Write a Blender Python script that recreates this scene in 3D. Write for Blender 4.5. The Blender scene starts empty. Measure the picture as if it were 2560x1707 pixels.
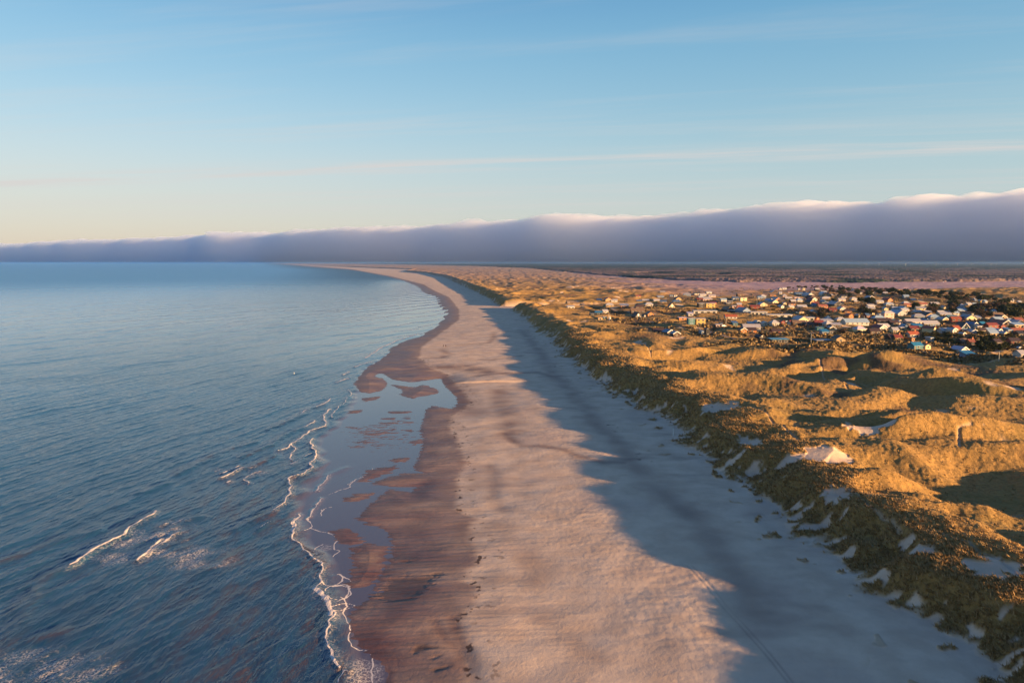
import bpy, math, random
import numpy as np
R = math.radians
FPX = 1707.0; PITCH = math.atan((853.5 - 656.0) / FPX); CP, SP = math.cos(PITCH), math.sin(PITCH); CAMH = 60.0
SUN_EL = 7.6; SUN_AZ = 31.0          # degrees above horizon; degrees the sun stands behind due right (+X)
scene = bpy.context.scene
COL = scene.collection

def P(u, v, z=0.0):
    a = (u - 1280.0) / FPX; b = (853.5 - v) / FPX
    d = (a, CP + b * SP, b * CP - SP)
    t = (z - CAMH) / d[2]
    return d[0] * t, d[1] * t
def Z(pts, s, ox, oy, z=0.0):          # traced points of an enlarged crop -> ground points
    return [P(x / s + ox, y / s + oy, z) for x, y in pts]
def proj(x, y, z):
    dz = z - CAMH
    dep = y * CP - dz * SP
    return 1280 + FPX * x / dep, 853.5 - FPX * (y * SP + dz * CP) / dep, dep

# ---------------------------------------------------------------- noise
_rng = np.random.RandomState(7)
_PN = 1024
_perm = np.concatenate([_rng.permutation(_PN)] * 2).astype(np.int64)
_ang = _rng.rand(_PN) * 2 * np.pi
_gx, _gy = np.cos(_ang), np.sin(_ang)
def pn(x, y, lam, seed=0, ly=None):
    ly = ly or lam
    X = x / lam + seed * 17.37; Y = y / ly + seed * 9.71
    ix = np.floor(X).astype(np.int64); iy = np.floor(Y).astype(np.int64)
    fx = X - ix; fy = Y - iy
    ix &= 1023; iy &= 1023; ix1 = (ix + 1) & 1023; iy1 = (iy + 1) & 1023
    u = fx * fx * fx * (fx * (fx * 6 - 15) + 10); v = fy * fy * fy * (fy * (fy * 6 - 15) + 10)
    def g(a, b, dx, dy):
        h = _perm[a + _perm[b]]
        return _gx[h] * dx + _gy[h] * dy
    n0 = g(ix, iy, fx, fy); n1 = g(ix1, iy, fx - 1, fy)
    n2 = g(ix, iy1, fx, fy - 1); n3 = g(ix1, iy1, fx - 1, fy - 1)
    a = n0 + u * (n1 - n0); b = n2 + u * (n3 - n2)
    return (a + v * (b - a)) * 1.5
def sstep(a, b, x):
    t = np.clip((x - a) / (b - a), 0, 1)
    return t * t * (3 - 2 * t)
def mix(a, b, t): return a + (b - a) * t

def dist_poly(x, y, pts, R_=6.0, close=False):
    """distance to a polyline, only evaluated near it (elsewhere = R_)"""
    pts = list(pts) + ([pts[0]] if close else [])
    out = np.full(x.shape, R_)
    for (ax, ay), (bx, by) in zip(pts[:-1], pts[1:]):
        m = np.nonzero((x > min(ax, bx) - R_) & (x < max(ax, bx) + R_) & (y > min(ay, by) - R_) & (y < max(ay, by) + R_))[0]
        if len(m) == 0: continue
        px = x[m] - ax; py = y[m] - ay; dx = bx - ax; dy = by - ay
        t = np.clip((px * dx + py * dy) / max(dx * dx + dy * dy, 1e-9), 0, 1)
        out[m] = np.minimum(out[m], np.hypot(px - t * dx, py - t * dy))
    return out
def inside(x, y, pts):
    xs_ = [p[0] for p in pts]; ys_ = [p[1] for p in pts]
    r = np.zeros(x.shape, bool)
    m = np.nonzero((x > min(xs_)) & (x < max(xs_)) & (y > min(ys_)) & (y < max(ys_)))[0]
    if len(m) == 0: return r
    X = x[m]; Y = y[m]; c = np.zeros(len(m), bool)
    n = len(pts)
    for i in range(n):
        ax, ay = pts[i]; bx, by = pts[(i + 1) % n]
        if ay == by: continue
        c ^= ((ay > Y) != (by > Y)) & (X < (bx - ax) * (Y - ay) / (by - ay) + ax)
    r[m] = c
    return r
def sdist(x, y, pts, R_=30.0):
    d = dist_poly(x, y, pts, R_, True)
    return np.where(inside(x, y, pts), d, -d)

# ---------------------------------------------------------------- traced lines of the coast (world metres on the ground)
EDGE_FAR = [P(*p) for p in [(790,669.0),(872,674.6),(900,678.7),(964,691),(1010,703),(1033,712),(1048,720),(1053,727),(1062,733),(1089,742),(1096,760),(1108,775),(1112,783),(1109,795)]]
EDGE_NEAR = [P(*p) for p in [(1106,800),(1085,821),(1062,832),(1040,843),(1006,852),(990,862),(973,872),(951,900),(920,914),(896,938),(880,960),(884,972),(905,980),(923,982.5),(951,976),(963,966),(965,955),(955,946),(934,941),(944,933),(961,934),(982,948),(1027,955),(1099,947),(1106,962),(1120,976),(1137,996),(1140,1007),(1127,1020),(1082,1015),(1068,1024),(1061,1048),(1054,1075),(1061,1093),(1058,1117),(1051,1141),(1037,1172),(1065,1182),(1016,1184),(975,1193),(934,1208),(982,1214),(1047,1216),(1030,1232),(975,1225),(948,1246),(923,1267),(896,1298),(934,1312),(972,1325),(984,1340),(986,1371),(978,1402),(955,1441),(935,1487),(916,1506),(881,1530),(877,1561),(893,1592),(924,1623),(955,1650),(980,1681),(972,1707),(960,1760),(940,1860),(900,2100)]]
LAND = EDGE_FAR[8:] + EDGE_NEAR + [(300, 40), (300, 1700)]
ISL = [Z([(90,590),(160,575),(210,600),(270,650),(200,672),(120,640)],2.583,800,1100),
       Z([(215,700),(300,672),(420,690),(400,780),(380,860),(300,930),(220,945),(200,890),(240,800)],2.583,800,1100),
       Z([(1400,470),(1560,490),(1620,470),(1730,500),(1735,530),(1540,566),(1460,545),(1480,510)],2.904,500,800),
       Z([(1150,1170),(1230,1090),(1330,1070),(1415,1062),(1400,1090),(1290,1130),(1200,1168)],2.904,500,800),
       Z([(1060,1300),(1140,1268),(1230,1262),(1200,1290),(1100,1310)],2.904,500,800),
       Z([(1180,568),(1290,556),(1270,575),(1200,590)],2.904,500,800),
       Z([(1080,660),(1170,652),(1160,668),(1090,676)],2.904,500,800),
       Z([(1380,665),(1520,660),(1510,674),(1400,676)],2.904,500,800),
       Z([(1300,746),(1440,738),(1400,752)],2.904,500,800), Z([(1330,716),(1410,710),(1400,722)],2.904,500,800),
       Z([(1470,712),(1520,708),(1515,718)],2.904,500,800), Z([(1480,740),(1540,738),(1520,746)],2.904,500,800),
       Z([(1465,800),(1530,795),(1525,806)],2.904,500,800), Z([(1200,830),(1350,812),(1330,828)],2.904,500,800),
       Z([(1535,880),(1600,865),(1620,890),(1560,900)],2.904,500,800), Z([(1395,1015),(1490,1005),(1480,1028),(1410,1028)],2.904,500,800),
       Z([(480,120),(550,122),(545,138),(490,136)],2.583,800,1100), Z([(170,385),(250,350),(330,345),(280,370)],2.583,800,1100)]
SBAR = Z([(985,770),(1250,735),(1540,690),(1600,820),(1500,930),(1300,965),(1020,945)],2.904,500,800)
xs_pts = [(x, y) for x, y in EDGE_FAR] + [P(*p) for p in [(1085,821),(1006,852),(951,900),(900,960),(1110,962),(1125,1000),(1065,1030),(1058,1117),(1020,1200),(960,1290),(984,1371),(900,1506),(880,1561),(972,1690)]] + [(-20, -300)]
xs_pts = [(-19000., 52000.), (-10500., 30000.)] + xs_pts
xs_pts.sort(key=lambda p: p[1])
XSY = np.array([p[1] for p in xs_pts]); XSX = np.array([p[0] for p in xs_pts])
ft = [(72, -300), (70, 40)] + [P(u, v, 2) for u, v in [(2512,1707),(2440,1620),(2287,1534),(2202,1487),(2128,1429),(2035,1379),(1927,1282),(1877,1212),(1757,1123),(1690,1072),(1648,1035),(1582,1008),(1510,967),(1448,911),(1407,874),(1365,836),(1320,801),(1296,781),(1249,765),(1214,740),(1165,719),(1117,696),(1063,684),(1010,679.5)]]
ft += [(-800., 5600.), (-2050., 8600.), (-10200., 30000.), (-18700., 52000.)]
FY = np.array([p[1] for p in ft]); FX = np.array([p[0] for p in ft])
print('foot', [(round(a), round(b)) for a, b in ft][:26])
VILL = [P(u, v, 7) for u, v in [(1400,800),(1560,838),(1700,846),(1900,880),(2100,880),(2300,890),(2620,925),(2620,745),(2400,738),(2200,722),(1950,712),(1780,722),(1600,748),(1430,772)]]
HOLLOW = [(P(2330,1000,4), (30, 16), 5.0), (P(2200,952,6), (38, 14), 4.0), (P(2450,1235,5), (16, 12), 4.5), (P(2500,1290,5), (12, 16), 4), (P(1740,900,6),(26,10),2.5), (P(2480,1060,5),(26,10),3)]
MOUND = [(P(2180,905,8), (26, 9), 5), (P(2340,945,8), (18, 8), 4.5), (P(2440,965,9), (20, 8), 5), (P(1700,930,9), (22, 8), 3.5), (P(1830,960,9), (24, 8), 3),
         (P(1900,1040,9), (12, 6), 3), (P(2080,1060,9), (12, 7), 3.5), (P(2260,1080,9), (30, 5), 3), (P(2060,1120,10), (12, 6), 3.5), (P(2250,1195,9), (22, 4), 3),
         (P(2190,1330,10), (10, 12), 2.5), (P(2400,1380,10), (10, 10), 2.5), (P(1560,905,9), (16, 8), 2.5)]
BLOW = [(P(2165,1082,8), 8, 8, 2.2), (P(2070,1143,9), 7, 5.5, 0.25), (P(1802,1030,8), 7, 6, .8), (P(1876,1120,6), 3.2, 7, .8), (P(2062,1145,9), 6, 5, .5),
        (P(1985,1160,7), 6, 2.5, .3), (P(1435,718,9), 26, 30, 2), (P(1550,717,9), 22, 26, 2), (P(2090,1260,6), 3, 3.5, .5),
        (P(1935,1275,5), 3, 3, .3), (P(2480,1425,9), 5, 4, .2), (P(2300,1395,7), 2.5, 2.5, .2), (P(2270,1350,8), 1.6, 1.2, .1), (P(1510,722,9),14,12,1), (P(1555,768,8),18,8,.3), (P(1420,753,8),16,10,.3)]
TRACKS = [Z([(1130,320),(1200,320),(1250,350),(1330,440),(1380,460),(1430,490),(1480,510),(1530,570)],2.583,1660,1100,9),
          Z([(1700,600),(1790,620),(1870,660),(1960,690),(2050,760),(2160,790),(2325,900)],2.583,1660,1100,9),
          Z([(560,160),(640,200),(700,290),(840,370),(880,440)],3.36,1860,840,9), Z([(1810,910),(1800,830),(1900,820)],3.36,1860,840,9),
          Z([(1040,190),(1110,330)],4.9,1400,820,8), Z([(1640,700),(1700,740),(1800,760),(1900,780),(2060,830),(2200,920),(2323,1010)],2.904,1200,760,9)]
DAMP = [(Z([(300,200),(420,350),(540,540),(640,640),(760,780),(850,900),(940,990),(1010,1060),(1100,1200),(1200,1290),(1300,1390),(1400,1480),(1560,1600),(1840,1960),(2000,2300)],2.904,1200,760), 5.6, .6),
        (Z([(0,425),(90,425),(200,410),(290,400)],2.904,1200,760), 3.5, .8), (Z([(0,540),(120,528),(250,525),(400,520),(520,545)],2.904,1200,760), 4.5, .9),
        (Z([(180,960),(240,1020),(300,1052),(450,1060),(600,1090),(700,1130),(820,1170),(900,1190),(1040,1190)],2.904,1200,760), 2.6, .9),
        (Z([(0,300),(60,300),(100,270),(95,220)],2.904,1200,760), 3.5, .7), (Z([(1640,290),(1760,290),(1800,260),(1750,230)],2.904,500,800), 4, .7),
        (Z([(140,640),(150,760),(220,860),(200,960)],2.904,1200,760), 6, .75), (Z([(1340,740),(1400,900),(1400,930)],2.583,800,1100), 4, .55),
        (Z([(1760,360),(1900,360),(2100,400)],2.904,500,800), 10, .9), (Z([(1780,430),(1860,520),(1900,640),(2000,680)],2.904,500,800), 9, .75),
        (Z([(860,1180),(900,1300),(980,1450),(1000,1568)],2.583,800,1100), 1.6, .8), (Z([(740,1190),(800,1290),(900,1380),(950,1500)],2.583,800,1100), 1.2, .7),
        (Z([(1380,1180),(1500,1230),(1640,1300),(1800,1450)],2.583,800,1100), 3, .4), (Z([(1100,180),(1140,270),(1110,390),(1180,480)],2.583,800,1100), 2.5, .45)]
for _o in (0, 34): DAMP += [(Z([(150+_o,820),(270+_o,950),(400+_o,1110),(540+_o,1260),(680+_o,1420),(800+_o,1560)],2.583,1660,1100,1.5), .28, .38), (Z([(560+_o,500),(760+_o*.7,690),(960+_o*.7,900),(1150+_o,1130),(1340+_o,1350),(1500+_o,1540)],2.904,1200,760,1.5), .3, .3)]
SCOUR = [(Z([(590,1370),(620,1335),(680,1328),(730,1345),(800,1358),(700,1362),(640,1375),(600,1395)],2.583,800,1100), 1.0),
         (Z([(700,1425),(740,1402),(790,1398),(770,1415),(730,1432)],2.583,800,1100), .8),
         (Z([(710,1495),(770,1475),(860,1462),(820,1485),(740,1510)],2.583,800,1100), .8),
         (Z([(480,775),(560,765),(640,772),(560,790)],2.583,800,1100), .6),
         (Z([(350,1000),(450,890),(560,870),(640,895),(740,870),(800,868),(730,930),(700,980),(600,1040),(480,1055),(400,1045)],2.583,800,1100), .85)]
WETDRY = [P(u, v) for u, v in [(700,659.6),(880,673.6),(975,690.5),(1060,712),(1085,727),(1125,745),(1148,775),(1150,800),(1100,838),(1058,868),(1050,900),(1080,925),(1118,938),(1140,958),(1165,985),(1180,1010),(1130,1040),(1128,1070),(1145,1100),(1165,1145),(1168,1165),(1151,1203),(1144,1265),(1150,1285),(1195,1309),(1180,1325),(1192,1365),(1206,1408),(1180,1430),(1162,1455),(1200,1487),(1195,1520),(1150,1560),(1165,1620),(1180,1700),(1190,1760)]] + [(-6., 40.)]
WETDRY.sort(key=lambda p: p[1]); WY = np.array([p[1] for p in WETDRY]); WX = np.array([p[0] for p in WETDRY])

def gap(Y): return sstep(848, 866, Y) * (1 - sstep(893, 912, Y))

def terrain(x, y, fine=True):
    """height and surface masks of the land at world positions"""
    n = x.shape
    xs = np.interp(y, XSY, XSX); xf = np.interp(y, FY, FX)
    sd = x - xs
    m = np.nonzero((np.abs(sd) < 75) & (y > 50) & (y < 1150))[0]
    if len(m):
        X = x[m]; Y = y[m]
        d = sdist(X, Y, LAND, 40.0)
        for isl in ISL: d = np.maximum(d, sdist(X, Y, isl, 12.0) * .8)
        sb = sdist(X, Y, SBAR, 12.0); d = np.maximum(d, np.where(sb > -1, (pn(X, Y, 7, 86, .75) + .5 * pn(X, Y, 3, 87, .4) - .62) * 1.1 - .9 * (1 - sstep(0, 10, sb)), -40))
        streak = pn(X, Y, 9, 3, 1.1) * 1.0 + pn(X, Y, 4, 4, .5) * .5
        k = sstep(85, 110, Y) * (1 - sstep(420, 520, Y))
        d = d + streak * k * sstep(-6, -1, d) * 1.1 + pn(X, Y, 1.2, 5) * .25
        w = 1 - sstep(40, 75, np.abs(sd[m]))
        d = mix(d, sd[m], sstep(24, 38, np.abs(d)))
        sd = sd.copy(); sd[m] = mix(sd[m], d, w)
    zb = np.where(sd > 0, 2.2 * (1 - np.exp(-np.maximum(sd, 0) / 38.0)), np.maximum(sd * .05, -1.5))
    zb = zb + sstep(1, 25, sd) * (pn(x, y, 42, 6) * .28 + pn(x, y, 15, 7, 10) * .16 + pn(x, y, 6, 92, 4.5) * .05)
    # dune belt
    xf2 = xf
    s = (x - xf2)
    nearfac = 1 + np.clip((y - 1200) / 3000, 0, 2)
    T_ = None; warp = pn(x, y, 44, 8) * 4 + pn(x, y, 19, 9) * 7.0 + pn(x, y, 8, 10) * 3.0 + pn(x, y, 3, 40) * .6
    g = gap(y) * (1 - sstep(120, 230, s))
    sw = s + warp - g * 900
    rise = sstep(-1, 11, sw) * .8 + .2 * sstep(4, 22, sw)
    vill = np.zeros(n)
    m = np.nonzero((x > -50) & (y > 250) & (y < 2400))[0]
    if len(m):
        vs = sdist(x[m], y[m], VILL, 70.0)
        vill[m] = sstep(-35, 30, vs + pn(x[m], y[m], 60, 11) * 18)
    heath = sstep(1150, 1350, y + pn(x, y, 220, 12) * 130 - (x - 560) * .35) * sstep(150, 520, x + pn(x, y, 300, 13) * 140 - (y - 1200) * .02)
    heath = np.clip(heath, 0, 1)
    wx = x + pn(x, y, 60, 14) * 16; wy = y + pn(x, y, 60, 15) * 16
    ridge = 1 - np.abs(pn(wx, wy, 62, 16, 46)) * 2.0
    rg = np.abs(pn(wx, wy, 66, 16, 40)) * 2; hills = pn(wx, wy, 95, 17, 62) * 3.9 + (1 - rg ** 1.2) * 3.4 + pn(wx, wy, 27, 18, 16) * 3.1 + (.5 - np.sqrt(pn(wx, wy, 21, 19, 15) ** 2 * 4 + .02)) * 1.55 * (.7 + .6 * pn(x, y, 70, 91)) + pn(wx, wy, 9, 96, 7) * .22 + pn(x, y, 6, 20) * .08
    amp = mix(1.0, .55, vill) * mix(1, .22, heath)
    far = sstep(1500, 3500, y)
    amp = amp * mix(1, .8, far)
    fr = sstep(9, 36, sw); zd = mix(7.0, 5.6, fr) + hills * amp * mix(.22, 1, fr)
    for (cx, cy), (rx, ry), dep in HOLLOW: zd = zd - dep * np.exp(-((x - cx) / rx) ** 2 - ((y - cy) / ry) ** 2)
    for (cx, cy), (rx, ry), hh in MOUND: zd = zd + hh * np.exp(-((x - cx) / rx) ** 2 - ((y - cy) / ry) ** 2)
    crest = (1 - sstep(0, .02, g)) * np.exp(-((sw - 12) / np.where(sw < 12, 7.5, 26.0)) ** 2) * (1.9 + pn(x * .5, y, 26, 21) * 1.0 + pn(x, y, 13, 22) * 1.25 + 1.0 * pn(x, y, 6.5, 23)) * (1 - .5 * sstep(1500, 2500, y))
    zd = np.maximum(zd, 3.2 - .5 * np.tanh(3.2 - zd))
    z = zb + rise * (zd - 1.9 + crest)
    env = 2.2 + .155 * (31 + 5 * sstep(160, 260, y) + np.maximum(s, 0)) + .25 * pn(x, y, 17, 97) + np.clip((y - 500) / 600, 0, 3)
    ov_ = z - env; z = np.where(ov_ > 0, env + .45 * np.tanh(ov_ / 2), z)
    z = z + np.exp(-((sw - 14) / 6.0) ** 2) * np.maximum(0, env - .60 + .75 * pn(x, y, 6, 99) - z) * .95 * (g < .001)
    blow = np.zeros(n)
    for (cx, cy), rx, ry, dep in BLOW:
        q = ((x - cx) / rx) ** 2 + ((y - cy) / ry) ** 2
        mm = np.nonzero(q < 6)[0]
        if len(mm) == 0: continue
        qq = q[mm] + pn(x[mm], y[mm], max(rx * .5, 1.5), 24) * .7
        blow[mm] = np.maximum(blow[mm], 1 - sstep(.7, 1.0, qq + .5 * pn(x[mm], y[mm], 2.2, 95, 1.4)))
        z[mm] = z[mm] - dep * np.exp(-q[mm] * 1.2)
    track = np.zeros(n)
    for t in TRACKS:
        d = dist_poly(x, y, t, 3.0)
        track = np.maximum(track, 1 - sstep(.1, .55, d + .2 * pn(x, y, 3, 94))); z = z - .28 * (1 - sstep(.2, 1.0, d))
    # ---- masks
    facing = sstep(-2.5, 1.5, sw + pn(x, y, 5, 25) * 2.5 + pn(x, y, 1.8, 26) * 1.2)
    patch = .7 * pn(x, y, 10, 27, 4.5) + .7 * pn(x, y, 3.6, 28, 2.2) + .5 * pn(x, y, 1.7, 93) + .35 * pn(x, y, 22, 29)
    thr = mix(-.28, -1.4, sstep(0, 14, sw))
    grass = facing * sstep(thr, thr + .22, patch)
    tus = sstep(.52, .62, pn(x, y, 4.2, 30) + .2 * pn(x, y, 1.5, 31)) * sstep(-16, -2, sw) * (1 - sstep(-2, 2, sw))
    grass = np.maximum(grass, tus * .95)
    hi = sstep(.62, .8, pn(x, y, 31, 32) + .35 * pn(x, y, 8, 33)) * sstep(14, 30, sw) * .75
    park = (gap(y) > .3) * (s > -10) * (1 - sstep(105, 125, s)) * (1 - 0 * s)
    grass = grass * (1 - blow) * (1 - hi) * (1 - track * .45) * (1 - np.clip(park, 0, 1))
    if fine:
        tt = (pn(x, y, 2.4, 34) * .20 + pn(x, y, 1.1, 35) * .16 + np.maximum(pn(x, y, 3.6, 36, 3.0), 0) * .24) * (1 - sstep(500, 1100, y))
        z = z + grass * (tt + .28)
        z = z + (1 - grass) * sstep(.6, 2, z) * (pn(x, y, 3.3, 37, 1.4) * .05 + pn(x, y, 1.2, 38) * .03)
    # ---- wetness of the beach
    wx_ = np.interp(y, WY, WX)
    dw = wx_ - x + pn(x, y, 7, 41, 2.2) * 1.0 + pn(x, y, 25, 42) * 1.5
    wet = sstep(-.8, 2.2, dw) * (.72 + .28 * sstep(0, 14, dw))
    wet = wet * mix(1.0, .82 + .4 * pn(x, y, 16, 43, 7), .8)
    wet = np.clip(np.maximum(wet, (1 - sstep(0, 3, sd)) * .95), 0, 1)
    damp = np.zeros(n)
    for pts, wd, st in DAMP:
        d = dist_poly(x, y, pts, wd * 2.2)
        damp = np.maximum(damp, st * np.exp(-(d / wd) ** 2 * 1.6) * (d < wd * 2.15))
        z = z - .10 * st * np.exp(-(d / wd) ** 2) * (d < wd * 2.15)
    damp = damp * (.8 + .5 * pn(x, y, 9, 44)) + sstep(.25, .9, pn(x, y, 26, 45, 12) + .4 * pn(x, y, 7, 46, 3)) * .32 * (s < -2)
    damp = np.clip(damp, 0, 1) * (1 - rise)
    dark = np.zeros(n)
    for pts, st in SCOUR:
        q = sdist(x, y, pts, 3.0)
        q = q + (pn(x, y, 7, 47, .5) * 1.9 - .25 if st in (.85, .6) else pn(x, y, 2.5, 47, .8) * .3)
        dark = np.maximum(dark, (.62 if st in (.85, .6) else st) * sstep(-.7, 1.0, q) * (.75 + .6 * pn(x, y, 6, 85, .4)))
        z = z - .08 * sstep(-.3, .5, q)
    for off, sc_ in ((0.0, 1), (-3.0, .5)):
        dl = np.abs(x - wx_ + off + pn(x, y, 6, 48) * 1.2 + pn(x, y, 1.5, 49) * .4)
        fl = sstep(.42, .6, pn(x, y, 2.2, 50) + .6 * pn(x, y, .8, 51))
        dark = np.maximum(dark, sc_ * fl * (1 - sstep(.5, 1.6, dl)) * (y < 420) * .9)
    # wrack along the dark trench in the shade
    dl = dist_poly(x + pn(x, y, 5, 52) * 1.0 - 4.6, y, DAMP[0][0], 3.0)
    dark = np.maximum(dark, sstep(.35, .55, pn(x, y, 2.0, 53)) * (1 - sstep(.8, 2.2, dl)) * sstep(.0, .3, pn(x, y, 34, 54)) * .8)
    shrub = sstep(.12, .45, pn(x, y, 52, 55, 30) + .5 * pn(x, y, 17, 56, 11) + .25 * pn(x, y, 6, 57) + .26 * vill - .10) * sstep(30, 70, sw) * (1 - .6 * heath)
    tone = .5 + .5 * pn(x, y, 38, 58, 22) + .3 * pn(x, y, 11, 59)
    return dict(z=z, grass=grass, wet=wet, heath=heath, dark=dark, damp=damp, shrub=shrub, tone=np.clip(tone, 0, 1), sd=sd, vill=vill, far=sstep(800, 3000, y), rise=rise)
def ground_z(x, y):
    return float(terrain(np.array([float(x)]), np.array([float(y)]), fine=False)['z'][0])
def place(u, v, z0=7.0):
    """where the sight line through photo pixel (u, v) meets the land"""
    z = z0
    for _ in range(6):
        x, y = P(u, v, z); z = .5 * z + .5 * ground_z(x, y)
    return x, y, ground_z(x, y)

# ---------------------------------------------------------------- sheets
def tag(o, label=None, cat=None, group=None, kind=None):
    if label: o['label'] = label
    if cat: o['category'] = cat
    if group: o['group'] = group
    if kind: o['kind'] = kind
    return o
def sheet(name, X, Y, Zv, mat, attrs=None, smooth=True):
    nr, nc = X.shape
    me = bpy.data.meshes.new(name)
    co = np.stack([X.ravel(), Y.ravel(), Zv.ravel()], 1).astype(np.float32)
    me.vertices.add(nr * nc); me.vertices.foreach_set('co', co.ravel())
    i = (np.arange(nr - 1)[:, None] * nc + np.arange(nc - 1)[None, :]).ravel()
    q = np.stack([i, i + 1, i + 1 + nc, i + nc], 1).astype(np.int32)
    me.loops.add(q.size); me.loops.foreach_set('vertex_index', q.ravel())
    me.polygons.add(len(q)); me.polygons.foreach_set('loop_start', np.arange(0, q.size, 4, dtype=np.int32))
    me.update(calc_edges=True)
    if smooth: me.polygons.foreach_set('use_smooth', np.ones(len(q), bool))
    for k, arrs in (attrs or {}).items():
        a = me.color_attributes.new(k, 'FLOAT_COLOR', 'POINT')
        buf = np.stack([v.ravel() for v in arrs], 1).astype(np.float32)
        a.data.foreach_set('color', buf.ravel())
    me.materials.append(mat)
    o = bpy.data.objects.new(name, me); COL.objects.link(o)
    return o
def polar(az, rad):
    A, D = np.meshgrid(np.radians(az), rad)
    return D * np.sin(A), D * np.cos(A)

# ---------------------------------------------------------------- materials
class NT:
    def __init__(s, name):
        s.m = bpy.data.materials.new(name); s.m.use_nodes = True; s.t = s.m.node_tree; s.t.nodes.clear()
        s.out = s.t.nodes.new('ShaderNodeOutputMaterial')
    def n(s, typ, ins=None, **kw):
        nd = s.t.nodes.new(typ)
        for k, v in kw.items(): setattr(nd, k, v)
        for k, v in (ins or {}).items(): s.put(nd.inputs[k], v)
        return nd
    def put(s, sock, v):
        if isinstance(v, bpy.types.NodeSocket): s.t.links.new(v, sock)
        else: sock.default_value = v
    def mixc(s, f, a, b, mode='MIX'):
        nd = s.t.nodes.new('ShaderNodeMix'); nd.data_type = 'RGBA'; nd.blend_type = mode
        s.put(nd.inputs[0], f); s.put(nd.inputs[6], c4(a)); s.put(nd.inputs[7], c4(b))
        return nd.outputs[2]
    def math(s, op, a, b=0.0, c=None, clamp=False):
        nd = s.t.nodes.new('ShaderNodeMath'); nd.operation = op; nd.use_clamp = clamp
        s.put(nd.inputs[0], a); s.put(nd.inputs[1], b)
        if c is not None: s.put(nd.inputs[2], c)
        return nd.outputs[0]
    def ramp(s, f, a, b, lo=0.0, hi=1.0):
        nd = s.t.nodes.new('ShaderNodeMapRange'); nd.interpolation_type = 'SMOOTHSTEP'
        for k, v in ((0, f), (1, a), (2, b), (3, lo), (4, hi)): s.put(nd.inputs[k], v)
        return nd.outputs[0]
    def noise(s, vec, scale, det=3, rough=.55):
        nd = s.n('ShaderNodeTexNoise'); nd.inputs['Scale'].default_value = scale; nd.inputs['Detail'].default_value = det; nd.inputs['Roughness'].default_value = rough
        s.t.links.new(vec, nd.inputs['Vector']); return nd.outputs[0]
    def mapping(s, vec, sc, rot=(0, 0, 0)):
        nd = s.n('ShaderNodeMapping'); nd.inputs['Scale'].default_value = sc; nd.inputs['Rotation'].default_value = rot
        s.t.links.new(vec, nd.inputs['Vector']); return nd.outputs[0]
    def attr(s, name):
        a = s.n('ShaderNodeAttribute', attribute_name=name)
        sp = s.n('ShaderNodeSeparateColor'); s.t.links.new(a.outputs['Color'], sp.inputs[0])
        return sp.outputs[0], sp.outputs[1], sp.outputs[2], a.outputs['Alpha']
    def bsdf(s, col, rough=.8, nrm=None, **kw):
        b = s.n('ShaderNodeBsdfPrincipled'); s.put(b.inputs['Base Color'], c4(col)); s.put(b.inputs['Roughness'], rough)
        if nrm is not None: s.put(b.inputs['Normal'], nrm)
        for k, v in kw.items(): s.put(b.inputs[k.replace('_', ' ')], v)
        s.t.links.new(b.outputs[0], s.out.inputs[0]); return b
def c4(c): return (c[0], c[1], c[2], 1.0) if isinstance(c, (tuple, list)) and len(c) == 3 else c

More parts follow.
